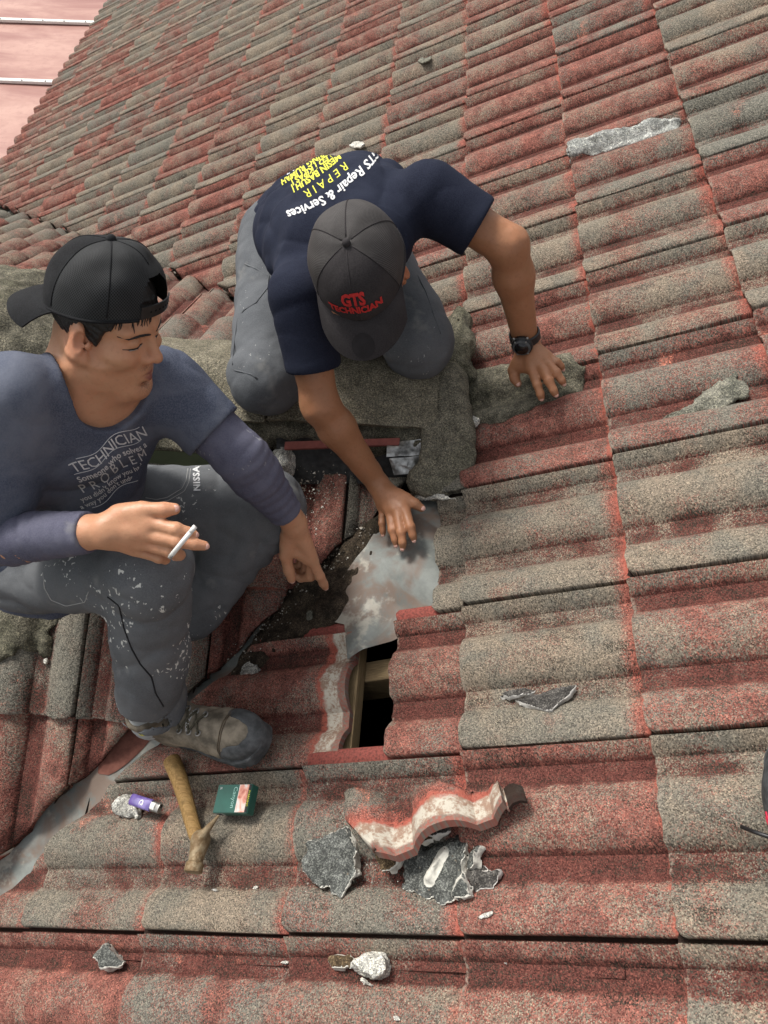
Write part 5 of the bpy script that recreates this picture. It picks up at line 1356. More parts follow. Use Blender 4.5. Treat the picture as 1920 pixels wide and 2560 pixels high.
# tight arm sleeves under the T-shirt, to the wrist
def arm_sleeve(s_, e_, w_, r0, r1, seed):
    w2 = e_ + (w_ - e_) * (1 - 0.030 / np.linalg.norm(w_ - e_)); m = e_ * 0.7 + w2 * 0.3
    fo = [(0.15, 0.35, 0.0048, 42, 0.3, 2.5), (0.72, 0.3, 0.0030, 48, 1.3, 1.8)]
    def fn(p):
        d_ = limb(p, s_ * 0.4 + e_ * 0.6, e_, r0 + 0.004, r0, [(0.9, 0.4, 0.0045, 36, 0, 2.0)])
        d_ = smin(d_, smin(limb(p, e_, m, r0, r0 + 0.001, [(0.1, 0.6, 0.0048, 40, 1.0, 1.6)]), limb(p, m, w2, r0 + 0.001, r1, fo), 0.012), 0.02)
        pl = (p - w2.astype(np.float32)) @ unit(w_ - e_)
        d_ = smax(d_, pl, 0.0025) - 0.001 * np.exp(-((pl + 0.006) / 0.004) ** 2) + 0.0012 * fbm(p, 45, seed, 2)
        return (d_).astype(np.float32)
    al = np.array([s_, e_, w_]); return sdf_mesh(fn, al.min(0) - 0.08, al.max(0) + 0.08, 0.0034, 'arm_sleeve', MT['sleeve'])
asR = obj('arm_sleeve', arm_sleeve(B_['sR'], B_['eR'], B_['wR'], 0.0445, 0.0345, 71), PB)
asL = obj('arm_sleeve', arm_sleeve(B_['sL'], B_['eL'], B_['wL'], 0.049, 0.0345, 73), PB)
bvR = bvh_of(asR.data); dnR = unit(at(205, 1330, 1.2) - CAM)
_o = at(206, 1322, 1.2); _x = unit(at(226, 1316, 1.2) - _o); _y = unit(np.cross(_x, dnR)); _y = _y if (RW @ _y)[1] < 0 else -_y
lettering('M', 0.017, lambda x, y: _o + _x * x + _y * y, bvR, MT['dark_ink'], asR, bold=0.0008, dirn=dnR)
# trousers
hemR = B_['aR'] + unit(B_['kR'] - B_['aR']) * 0.015
def trousers_b(p):
    d_ = ell(p, pelB - np.array([0, 0, 0.02]), (0.155, 0.15, 0.12))
    hf = [(0.0, 0.25, 0.006, 13, 0.8, 3.0), (0.5, 0.3, 0.002, 9, 2.0, 3.0), (0.98, 0.14, 0.005, 18, 0.2, 2.2)]
    e = limb(p, B_['hR'], B_['kR'], 0.086, 0.072, hf)
    s_ = limb(p, B_['kR'], hemR, 0.073, 0.070, [(0.06, 0.16, 0.005, 22, 1.0, 2.4), (0.55, 0.3, 0.003, 8, 0.4, 3.0), (1.0, 0.10, 0.003, 15, 0.3, 3.0)])
    pl = (p - hemR.astype(np.float32)) @ unit(B_['aR'] - B_['kR']); s_ = smax(s_, pl, 0.004)
    s_ = smax(s_, -rcone(p, hemR + unit(B_['kR'] - B_['aR']) * 0.012, hemR + unit(B_['aR'] - B_['kR']) * 0.1, 0.064, 0.066), 0.003)
    R_ = smin(e, s_, 0.03)
    e = limb(p, B_['hL'], B_['kL'], 0.104, 0.082, [(0.1, 0.3, 0.006, 12, 0.5, 3.0), (0.7, 0.25, 0.005, 16, 1.6, 2.6)])
    s_ = limb(p, B_['kL'], B_['aL'], 0.084, 0.070, [(0.25, 0.3, 0.006, 17, 0.6, 2.6), (0.8, 0.3, 0.004, 13, 0.9, 3.0)])
    L_ = smin(e, s_, 0.035)
    d_ = smin(d_, R_, 0.03); d_ = smin(d_, L_, 0.03)
    return (d_ + crumple(p, 8, 65, 0.020) + crumple(p, 17, 66, 0.008) + 0.0015 * fbm(p, 38, 83, 2)).astype(np.float32)
tb = np.array([B_[k] for k in ('hR', 'hL', 'kR', 'kL', 'aR', 'aL')]); me = sdf_mesh(trousers_b, tb.min(0) - 0.18, tb.max(0) + 0.17, 0.0042, 'trousers', MT['trouser_b'])
trB = obj('trousers', me, PB); bvP = bvh_of(me)
MT['thread'] = plain('pale_thread', (0.34, 0.34, 0.33), 0.9); MT['dark_seam'] = plain('dark_seam', (0.014, 0.014, 0.016), 0.9)
def seam_px(pts, depth, r, mat, parent=None, bv=None, n=40):
    pts = np.array(pts, float); s_ = np.linspace(0, len(pts) - 1, n); P = np.stack([np.interp(s_, np.arange(len(pts)), pts[:, k]) for k in (0, 1)], 1)
    dn = unit(at(*pts.mean(0), depth) - CAM); q = drop([at(x, y, depth) for x, y in P], bv or bvP, dn, 0.0004)
    if len(q) > 3: obj('seam', tube('seam', q, r, MT[mat], 5), parent or trB)
seam_px([(272, 1498), (300, 1520), (310, 1570), (328, 1620), (350, 1660), (380, 1695), (392, 1740), (415, 1778)], 1.35, 0.0016, 'dark_seam')
seam_px([(480, 1168), (474, 1205), (462, 1228), (420, 1252), (390, 1258), (360, 1252)], 1.5, 0.0009, 'thread'); seam_px([(473, 1168), (467, 1200), (456, 1221), (418, 1244), (390, 1250), (362, 1245)], 1.5, 0.0009, 'thread')
seam_px([(108, 1432), (112, 1470), (128, 1500), (165, 1515), (210, 1505), (218, 1480)], 1.4, 0.0010, 'thread')
dnT = unit(at(492, 1200, 1.45) - CAM); _ot = at(492, 1196, 1.45); _xt = unit(at(490, 1152, 1.45) - _ot); _yt = unit(np.cross(_xt, dnT)); _yt = _yt if (RW @ _yt)[0] < 0 else -_yt
lettering('NISSA', 0.0185, lambda x, y: _ot + _xt * x + _yt * y, bvP, MT['white_ink'], trB, bold=0.0006, spacing=1.1, dirn=dnT)
# print on the chest
cc_ = at(272, 1175, 1.2); dnC = unit(cc_ - CAM); exC = unit(at(352, 1128, 1.2) - at(208, 1216, 1.2)); eyC = unit(np.cross(exC, dnC)); eyC = eyC if (RW @ eyC)[1] < 0 else -eyC
def XC(px, py, wob=0.004, ph=0.0): 
    o_ = at(px, py, 1.2); return lambda x, y: o_ + exC * x + eyC * (y + wob * math.sin(x * 70 + ph))
lettering('TECHNICIAN', 0.026, XC(276, 1120, 0.005, 0.5), bvS, MT['white_ink'], shirtB, spacing=0.95, dirn=dnC)
lettering('Someone who solves a', 0.0150, XC(284, 1152, 0.004, 0.6), bvS, MT['white_ink'], shirtB, bold=0.0003, dirn=dnC)
lettering('P R O B L E M', 0.0235, XC(288, 1178, 0.004, 0.8), bvS, MT['white_ink'], shirtB, dirn=dnC)
lettering("you didn't know you had in", 0.0130, XC(291, 1205, 0.003, 1.0), bvS, MT['white_ink'], shirtB, bold=0.0002, dirn=dnC)
lettering("a way you don't understand", 0.0130, XC(290, 1226, 0.003, 1.1), bvS, MT['white_ink'], shirtB, bold=0.0002, dirn=dnC)
for py, w in ((1099, 0.062), (1139, 0.066), (1243, 0.050)):
    f_ = XC(270 if py < 1200 else 290, py, 0.005, 0.5); q = drop([f_(x, 0) for x in np.linspace(-w, w, 40)], bvS, dnC, 0.0008)
    if len(q) > 4: obj('print_line', tube('print_line', q, 0.0007, MT['white_ink'], 4), shirtB)
# cap worn backwards
capB, WB, cB, RB = cap_parts(HB, PB, True, 'cap_b', 'net_b', crown=0.116, open_back=True, tilt=0.26, z0=0.046, la=0.105, cx=-0.002)
# boots
btB, WBt, upB = boot(bheel, bF, N1, PB, True, True)
bvU = bvh_of(upB.data)
tg = WBt((0.115, 0.0, 0.2)); f2, s2 = bF, np.cross(N1, bF)
lettering('STEEL TOE', 0.0095, lambda x, y: WBt((0.150, 0, 0.2)) + s2 * (-x) * 1.0 + f2 * (-y), bvU, MT['white_ink'], btB, dirn=-N1)
ytag = prism('collar_label', [WBt((0.062, -0.0500, 0.150)), WBt((0.092, -0.0445, 0.150)), WBt((0.092, -0.0470, 0.132)), WBt((0.062, -0.0525, 0.132))], -s2, 0.003, MT['black_rubber'], 0.0008)
yl = obj('collar_label', ytag, btB); bvY = bvh_of(ytag)
dY = unit(WBt((0.077, 0, 0.141)) - WBt((0.077, -0.1, 0.141)))
lettering('LLAR', 0.012, lambda x, y: WBt((0.077 + x, -0.05, 0.141 + y)), bvY, MT['yellow_ink'], btB, bold=0.0005, dirn=dY)
sock = obj('sock', sdf_mesh(lambda p: (limb(p, B_['aR'] + unit(B_['aR'] - B_['kR']) * 0.02, B_['aR'] + unit(B_['kR'] - B_['aR']) * 0.08, 0.046, 0.048) + 0.0015 * np.sin((p @ N1.astype(np.float32)) * 500)).astype(np.float32), B_['aR'] - 0.1, B_['aR'] + 0.14, 0.004, 'sock', plain('grey_sock', (0.30, 0.31, 0.31), 0.95, bump=0.001)), PB)
boot(B_['aL'] + np.array([0.0, 0.04, -0.02]), unit(np.array([-0.95, 0.30, 0.16])), np.array([0.1, 0.75, 0.6]), PB, False, False)
# ------------------------------------------------------------------ cigarette between his fingers
ca, cb = at(424, 1394, 1.186), at(488, 1316, 1.180)
cig = empty('cigarette', (ca + cb) / 2)
tag(cig, 'lit white cigarette held between two fingers of the sitting man', 'cigarette')
ax_ = unit(cb - ca); Lc = np.linalg.norm(cb - ca)
obj('paper', tube('paper', [ca + ax_ * 0.006, ca + ax_ * Lc * 0.6, cb - ax_ * 0.012], 0.0039, plain('cigarette_paper', (0.80, 0.79, 0.75), 0.8, var=0.04), 12), cig)
obj('filter', tube('filter', [cb - ax_ * 0.012, cb - ax_ * 0.006, cb], 0.0040, plain('white_filter', (0.78, 0.76, 0.72), 0.7, var=0.04), 12), cig)
obj('ash', tube('ash', [ca - ax_ * 0.001, ca + ax_ * 0.003, ca + ax_ * 0.006], [0.0030, 0.0037, 0.0038], plain('grey_ash', (0.34, 0.33, 0.31), 0.95, var=0.5, scale=600, bump=0.0006), 10), cig)
# ------------------------------------------------------------------ loose pieces lying on the roof
def chip(name, k, pts, thick, mat, label, cat, h0=0.0, tilt=(0.0, 0.0), h=0.0034, rag=0.006, seed=1, dome=0.0, group=None, face_up=0.40, ridge=None):
    """broken slab: outline from points on slope k, top face weathered, broken edges raw"""
    U, V, N, dd, u0, v0 = FR[k]
    pts = np.array(pts); c_ = pts.mean(0); q = pts - c_
    N_ = unit(N + U * tilt[0] + V * tilt[1]); X_ = unit(U - N_ * (U @ N_)); Y_ = np.cross(N_, X_)
    pl = np.stack([q @ X_, q @ Y_], 1); R = np.array([X_, Y_, N_])
    uv = c_ @ U, c_ @ V
    base = float(tile_top(np.array([uv[0]]), np.array([uv[1]]), u0, v0)[0]) if k else 0.0
    cen = c_ + N * (base + h0 + thick * 0.5 - ((c_ @ N) - dd))
    wi = unit(on1(1020, 2040) - on1(1000, 2000)); wd = np.array([wi @ X_, wi @ Y_], np.float32)
    def fn(p):
        l = (p - cen.astype(np.float32)) @ R.T.astype(np.float32)
        d2 = poly2(l[:, :2], pl) + rag * fbm(p, 55, seed) + rag * 0.4 * vnoise(p, 190, seed + 2) + (thick * 0.5 - l[:, 2]) * (-0.08 + 0.40 * np.clip((l[:, :2] @ wd) / 0.03, -1, 1) + 0.15 * fbm(p, 24, seed + 11, 2))
        top = thick * 0.5 + dome * np.clip(-d2 / 0.03, 0, 1) + 0.0012 * fbm(p, 60, seed + 4)
        if ridge is not None:
            a, b_, rr = ridge; top = top + np.maximum(0, rr - (rcone(np.concatenate([l[:, :2], 0 * l[:, :1]], 1), (*a, 0), (*b_, 0), 0.0, 0.0) + 0.006 * fbm(p, 70, 3)) * 0.9)
        bot = -thick * 0.5 + 0.25 * thick * fbm(p, 42, seed + 7)
        return (np.maximum(np.maximum(d2, l[:, 2] - top), bot - l[:, 2]) * 0.8).astype(np.float32)
    ext = np.abs(pl).max() + 0.03
    try: me = sdf_mesh(fn, cen - ext - thick, cen + ext + thick, h, name, MT[mat], 0)
    except ValueError: return None
    nv = np.empty(len(me.vertices) * 3, np.float32); me.vertices.foreach_get('normal', nv); nv = nv.reshape(-1, 3) @ N_
    l = (verts_of(me) - cen) @ R.T
    nvv = np.empty(len(me.vertices) * 3, np.float32); me.vertices.foreach_get('normal', nvv); sd_ = nvv.reshape(-1, 3) @ wi
    fa_ = np.clip((nv - face_up) / 0.15, 0, 1) * np.clip((0.52 - sd_) / 0.15, 0, 1)
    if ridge is not None: fa_ *= np.clip((rcone(np.concatenate([l[:, :2], 0 * l[:, :1]], 1).astype(np.float32), (*ridge[0], 0), (*ridge[1], 0), 0, 0) - ridge[2] * 1.1) / 0.003 + 0.5, 0, 1)
    set_attr(me, 'face', fa_)
    me.set_sharp_from_angle(angle=math.radians(40))
    o = root_at(obj(name, me), cen); tag(o, label, cat, group); return o
m1 = lambda L: [on1(*q) for q in L]
m2 = lambda L: [on2(*q) for q in L]
# the broken tile head and the mortar it lies on
Vd = unit(on1(1215, 1938) - on1(885, 2075)); Ud = np.cross(Vd, N1); Nn = unit(N1 - Ud * 0.50 + Vd * 0.05); Ud = unit(Ud - Nn * (Ud @ Nn)); Vd = np.cross(Nn, Ud)
mat = Matrix.Identity(4); cen = on1(1052, 2040, 0.085) - Ud * TLEN - Vd * 0.16
for r in range(3): mat[r][0], mat[r][1], mat[r][2], mat[r][3] = Ud[r], Vd[r], Nn[r], cen[r]
pA, pB_, pC = on1(775, 1950, 0.03), on1(908, 2105, 0.03), on1(1225, 1925, 0.05)
nl = unit(np.cross(pB_ - pA, Nn)); nl = nl if nl @ (on1(1050, 2000) - pA) < 0 else -nl
nt_ = unit(np.cross(pC - pA, Nn)); nt_ = nt_ if nt_ @ (on1(1050, 2050) - pA) < 0 else -nt_
me = cut_tile(mat, [(tuple(pA), tuple(nl)), (tuple(pA), tuple(nt_))], 'broken_tile', ragged=0.006)
bt = bpy.data.objects.new('broken_tile', me); bt.matrix_world = mat; COL.objects.link(bt)
tag(bt, 'large broken wavy roof tile piece with raw pale head, lying below the hole', 'tile piece')
G1, G2 = 'mortar rubble heaped by the broken tile', 'loose chips scattered on the tiles'
chip('mortar_chunk', 1, m1([(748, 2150), (772, 2108), (812, 2088), (862, 2066), (880, 2098), (887, 2180), (868, 2200), (848, 2238), (800, 2212), (758, 2182)]), 0.034, 'chip', 'rounded grey mortar chunk with white flecks and a white broken lower edge', 'mortar chunk', 0.002, (0.05, -0.10), seed=3, group=G1)
chip('mortar_slab', 1, m1([(998, 2082), (1020, 2085), (1052, 2122), (1100, 2108), (1142, 2090), (1164, 2106), (1158, 2180), (1150, 2242), (1112, 2256), (1062, 2246), (1015, 2222), (992, 2216)]), 0.032, 'chip', 'largest grey mortar slab of the heap, with white broken left edge', 'mortar slab', 0.002, (-0.12, -0.05), seed=5, group=G1, ridge=((-0.01, -0.02), (0.018, 0.022), 0.010))
chip('mortar_chunk', 1, m1([(920, 2112), (950, 2084), (988, 2080), (1000, 2110), (996, 2160), (985, 2172), (960, 2176), (938, 2150)]), 0.030, 'chip_brown', 'brown faced mortar chunk left of the largest slab', 'mortar chunk', 0.002, (-0.25, 0.10), seed=8, group=G1)
chip('mortar_chunk', 1, m1([(1070, 2058), (1088, 2042), (1118, 2044), (1124, 2085), (1096, 2104), (1072, 2092)]), 0.028, 'chip_dark', 'dark block of mortar just under the broken tile edge', 'mortar chunk', 0.008, (0.1, 0.2), seed=9, group=G1)
chip('mortar_chunk', 1, m1([(1038, 2088), (1062, 2072), (1090, 2082), (1088, 2106), (1058, 2116)]), 0.026, 'chip_brown', 'small brown mortar wedge between the dark block and largest slab', 'mortar chunk', 0.012, (0.2, -0.1), seed=10, group=G1)
chip('mortar_shard', 1, m1([(1162, 2130), (1178, 2112), (1196, 2118), (1194, 2160), (1178, 2172), (1160, 2168)]), 0.026, 'chip', 'narrow mortar shard with a white face right of the largest slab', 'mortar shard', 0.002, (-0.45, 0.0), seed=12, group=G1)
chip('mortar_shard', 1, m1([(1168, 2172), (1240, 2166), (1236, 2190), (1215, 2222), (1180, 2234), (1168, 2200)]), 0.016, 'chip_dark', 'thin dark mortar flake at the right end of the heap', 'mortar shard', 0.002, (0.1, 0.1), seed=13, group=G1)
chip('mortar_shard', 1, m1([(1140, 2236), (1158, 2204), (1176, 2226), (1190, 2246), (1160, 2252)]), 0.022, 'chip', 'small pale mortar shard at the lower right corner of the heap', 'mortar shard', 0.002, (0.2, -0.2), seed=14, group=G1)
chip('mortar_chip', 1, m1([(222, 2390), (238, 2366), (262, 2384), (278, 2398), (272, 2414), (242, 2426), (228, 2414)]), 0.030, 'chip', 'pointed grey and white mortar chip near the bottom left corner', 'mortar chip', 0.002, (0.5, 0.15), seed=15, group=G2)
chip('mortar_chip', 1, m1([(808, 2398), (828, 2392), (850, 2388), (868, 2400), (852, 2416), (832, 2424), (810, 2420)]), 0.016, 'chip_brown', 'small brownish mortar chip left of a bigger pale lump at the bottom', 'mortar chip', 0.002, (0.2, 0.1), seed=16, group=G2)
chip('mortar_chip', 1, m1([(874, 2408), (900, 2392), (944, 2384), (957, 2402), (950, 2436), (922, 2456), (900, 2444)]), 0.034, 'mortar_pale', 'pale sandy mortar lump at the bottom centre, biggest of three', 'mortar chip', 0.002, (0.1, 0.1), seed=17, dome=0.008, group=G2)
chip('mortar_chip', 1, m1([(880, 2444), (896, 2444), (914, 2456), (908, 2464), (888, 2456)]), 0.010, 'mortar_pale', 'thin pale sliver touching the underside of the pale bottom lump', 'mortar chip', 0.002, seed=18, h=0.0028, rag=0.003, group=G2)
chip('mortar_sliver', 1, m1([(1196, 2292), (1212, 2284), (1232, 2280), (1230, 2286), (1200, 2298)]), 0.005, 'mortar_pale', 'tiny white sliver below the right end of the heap', 'mortar chip', 0.001, seed=19, h=0.0022, rag=0.002, group=G2)
chip('slate_flake', 1, m1([(1238, 1722), (1262, 1712), (1306, 1704), (1330, 1716), (1312, 1726), (1262, 1736)]), 0.012, 'chip_dark', 'small dark flake with white edge, left of a larger dark flake', 'flake', 0.004, (0.0, 0.35), seed=21, h=0.0028, rag=0.003, face_up=0.40, group=G2)
chip('slate_flake', 1, m1([(1278, 1738), (1320, 1728), (1372, 1706), (1428, 1696), (1418, 1724), (1392, 1748), (1378, 1782), (1330, 1766)]), 0.014, 'chip_dark', 'larger dark curled flake with white lower edge on the right tiles', 'flake', 0.006, (0.05, 0.35), seed=22, h=0.003, rag=0.003, face_up=0.40, dome=0.006, group=G2)
chip('mossy_flake', 1, m1([(1660, 1018), (1690, 1008), (1740, 972), (1800, 930), (1835, 912), (1880, 952), (1872, 968), (1832, 980), (1800, 1008), (1772, 1012), (1760, 1002), (1700, 1016), (1690, 1034), (1664, 1032)]), 0.014, 'chip_moss', 'long jagged mossy flake lying on the tiles at the right edge', 'flake', 0.003, (0.0, -0.05), seed=24, h=0.004, rag=0.008, dome=0.006, group=G2)
chip('stone', 1, m1([(1150, 1068), (1162, 1050), (1188, 1046), (1206, 1058), (1196, 1070), (1164, 1082)]), 0.016, 'mortar_pale', 'pale grey stone beside the mortar end of the ridge', 'stone', 0.004, (0.1, 0.0), seed=26, h=0.0034, dome=0.006, group=G2)
chip('mortar_lump', 1, m1([(264, 2010), (280, 1988), (300, 1986), (322, 2006), (334, 2034), (326, 2044), (300, 2030), (276, 2026)]), 0.030, 'cement', 'speckled grey white mortar lump left of the purple lighter', 'mortar lump', 0.002, (0.1, 0.1), seed=28, rag=0.008, dome=0.006, group=G2)
chip('stone', 1, m1([(748, 1522), (762, 1504), (784, 1510), (782, 1534), (764, 1546), (750, 1540)]), 0.024, 'chip_moss', 'squarish grey stone in the dark valley soil', 'stone', -0.028, (0.2, 0.2), seed=30, h=0.003, group=G2)
chip('mortar_chip', 1, m1([(588, 1664), (604, 1648), (626, 1654), (628, 1668), (606, 1676), (590, 1674)]), 0.020, 'cement', 'pale brown mortar chip where the valley narrows below the knee', 'mortar chip', 0.0, (0.1, 0.2), seed=31, h=0.003, group=G2)
chip('tile_flake', 1, m1([(872, 360), (884, 352), (906, 352), (912, 358), (898, 368), (878, 366)]), 0.010, 'mortar_pale', 'small pale flake on the tiles just above the kneeling man', 'flake', 0.002, seed=33, h=0.004, rag=0.004, group=G2)
chip('tile_flake', 1, m1([(1042, 152), (1052, 144), (1068, 143), (1082, 138), (1072, 152), (1056, 158)]), 0.010, 'chip_moss', 'small curled dry flake on the tiles near the top', 'flake', 0.002, seed=34, h=0.005, rag=0.004, group=G2)
chip('pebble', 2, m2([(92, 1650), (100, 1646), (106, 1654), (100, 1662), (93, 1660)]), 0.012, 'mortar_pale', 'white pebble on the tiles left of the sitting man', 'pebble', 0.002, seed=35, h=0.0026, rag=0.002, group=G2)
chip('plaster_sliver', 1, m1([(1032, 1226), (1060, 1232), (1100, 1232), (1142, 1244), (1120, 1246), (1075, 1240), (1045, 1240)]), 0.010, 'mortar_pale', 'curved white broken sliver above the metal sheet', 'plaster piece', 0.008, seed=36, h=0.0028, rag=0.003, group=G2)
for k, (x, y, s_) in enumerate(((676, 2398, 8), (1245, 2402, 7), (800, 1478, 9), (760, 1496, 10), (826, 1470, 8), (890, 1338, 8), (706, 1560, 8), (735, 1580, 8), (985, 2545, 9), (612, 2210, 7), (520, 2220, 6))):
    a = k * 1.3
    chip('crumb', 1, [on1(x + s_ * math.cos(a + t) * (1.6 if t in (0, 3.1) else 0.8), y + s_ * 0.7 * math.sin(a + t)) for t in (0, 1.2, 2.2, 3.1, 4.2, 5.3)], 0.006, 'mortar_pale',
         ['tiny white crumb at the bottom centre left of the chips', 'tiny pale crumb at the bottom right of centre', 'white crumb in the valley soil by the pointing finger', 'white flat crumb left of the pointing fingertip', 'white crumb right of the pointing fingertip', 'white crumb in soil near the little finger of the flat hand', 'pale crumb in dark soil above the red tile lip', 'small pale crumb touching the red tile lip', 'small pale crumb near the bottom edge, right of the pale lump', 'tiny crumb left of the rounded mortar chunk', 'tiny crumb between the hammer and mortar chunk'][k], 'crumb', -0.022 if k in (2, 3, 4, 5, 6, 7) else 0.001, seed=40 + k, h=0.0020, rag=0.001, group='tiny pale crumbs')
# fine crumbs in the valley, too many to count
rg = random.Random(3); VV, FF = [], []
ico = [(0, 0, 1), (0.9, 0, 0.1), (-0.3, 0.85, 0), (-0.5, -0.8, -0.1), (0.1, 0.1, -0.8)]; icf = [(0, 1, 2), (0, 2, 3), (0, 3, 1), (4, 2, 1), (4, 3, 2), (4, 1, 3)]
def strew(x, y, h, s_, k=1):
    c_ = (on1 if k == 1 else on2)(x, y, h); o_ = len(VV); a = rg.uniform(0, 6.28)
    R = Matrix.Rotation(a, 3, Vector((rg.gauss(0, 1), rg.gauss(0, 1), rg.gauss(0, 1))))
    for v in ico: VV.append(c_ + np.array(R @ Vector(v)) * s_ * rg.uniform(0.6, 1.3))
    FF.extend([tuple(o_ + i for i in f_) for f_ in icf])
for _ in range(420):
    t = rg.random(); i = t * 6; P = [(590, 1660), (650, 1590), (712, 1510), (760, 1450), (820, 1395), (880, 1350), (940, 1305)]; j = min(int(i), 5); f_ = i - j
    x = P[j][0] * (1 - f_) + P[j + 1][0] * f_ + rg.gauss(0, 22); y = P[j][1] * (1 - f_) + P[j + 1][1] * f_ + rg.gauss(0, 16)
    strew(x, y, -0.024 + rg.uniform(-0.004, 0.006), abs(rg.gauss(0, 0.0018)) ** 1.0 + 0.0007)
for _ in range(160): strew(rg.uniform(740, 850) , rg.gauss(1240, 40), 0.002, abs(rg.gauss(0, 0.0014)) + 0.0008, 2)
for _ in range(120): strew(rg.gauss(780, 30), rg.gauss(1230, 50), -0.015, abs(rg.gauss(0, 0.0016)) + 0.0009, 2)
for _ in range(90): strew(rg.gauss(1000, 130), rg.gauss(2200, 70), 0.001, abs(rg.gauss(0, 0.0012)) + 0.0008)
b = NB('dirty_crumbs', 0.95); cr_ = b.sep(b.vor(b.co(), 160))[0]; crumb_mat = b.done(b.ramp(cr_, [(0.0, (0.05, 0.04, 0.03)), (0.5, (0.20, 0.17, 0.13)), (0.8, (0.40, 0.37, 0.32)), (1.0, (0.60, 0.58, 0.52))]))
o = obj('mortar_crumbs', mesh_from('mortar_crumbs', VV, FF, crumb_mat, False)); tag(o, 'scattered fine pale mortar crumbs in the open valley', None, None, 'stuff')

# ------------------------------------------------------------------ claw hammer
MT['hammer_wood'] = wood_material('worn_hammer_handle', (0.36, 0.225, 0.085), (0.21, 0.12, 0.040))
def rust_steel():
    b = NB('rusty_hammer_steel', 0.6, 0.35, 0.4); c_ = b.co(); n = b.noise(c_, 70, 4, 0.65); n2 = b.noise(c_, 260, 3, 0.6)
    return b.done(b.mix(b.ss(n, 0.35, 0.68), (0.175, 0.112, 0.055), (0.30, 0.235, 0.145)), None, b.bump(b.math('ADD', n, n2), 0.0015))
MT['hammer_steel'] = rust_steel()
h0, h1 = on1(428, 1898, 0.022), on1(497, 2098, 0.020)
hx = unit(h1 - h0); hs = unit(np.cross(N1, hx)); hn = np.cross(hx, hs); HL = np.linalg.norm(h1 - h0)
ham = empty('hammer', (h0 + h1) / 2 - N1 * 0.02); tag(ham, 'claw hammer with worn wooden handle lying below the boot', 'hammer')
prf = [(0.0, 0.011, 0.013), (0.008, 0.0165, 0.0185), (0.03, 0.0175, 0.0195), (0.3, 0.0165, 0.0178), (0.55, 0.0155, 0.0162), (0.75, 0.0145, 0.0150), (0.92, 0.0140, 0.0145), (1.02, 0.0115, 0.0125), (1.10, 0.0105, 0.0115)]
rows = [[h0 + hx * t * HL + hs * math.cos(a) * r1 + hn * math.sin(a) * r2 + hs * 0.003 * math.sin(t * 5) for a in np.linspace(0, 2 * math.pi, 17)] for t, r2, r1 in prf]
rows = [[h0 + hx * -0.001] * 17] + rows + [[h0 + hx * HL * 1.10] * 17]
hd = obj('handle', ribbon('handle', rows, MT['hammer_wood']), ham)
fc0, cl0 = on1(482, 2182, 0.022), on1(536, 2052, 0.036)
hc = h0 + hx * HL * 1.04
def hammer_head(p):
    fdir = unit(fc0 - hc)
    d_ = rcone(p, hc - fdir * 0.006, hc + fdir * 0.026, 0.0195, 0.0150); d_ = smin(d_, rcone(p, hc + fdir * 0.026, fc0 - fdir * 0.012, 0.0130, 0.0140), 0.004)
    d_ = np.minimum(d_, np.maximum(rcone(p, fc0 - fdir * 0.030, fc0 + fdir * 0.02, 0.0180, 0.0180), np.abs((p - (fc0 - fdir * 0.008).astype(np.float32)) @ fdir) - 0.010))
    d_ = smax(d_, (p - fc0.astype(np.float32)) @ fdir, 0.002)
    md = hc * 0.55 + cl0 * 0.45 + N1 * 0.004 + hs * -0.012
    for s_ in (-1, 1):
        a = hc + hn * 0.005 * s_; tip = cl0 + hn * 0.004 * s_ + hs * 0.013 * s_
        d_ = smin(d_, rcone(p, a, md + hs * 0.008 * s_, 0.0140, 0.0085), 0.004); d_ = smin(d_, rcone(p, md + hs * 0.008 * s_, tip, 0.0085, 0.0030), 0.002)
    return (d_ + 0.0004 * fbm(p, 150, 2)).astype(np.float32)
al = np.array([fc0, cl0, hc]); obj('head', sdf_mesh(hammer_head, al.min(0) - 0.05, al.max(0) + 0.05, 0.0022, 'head', MT['hammer_steel']), ham)

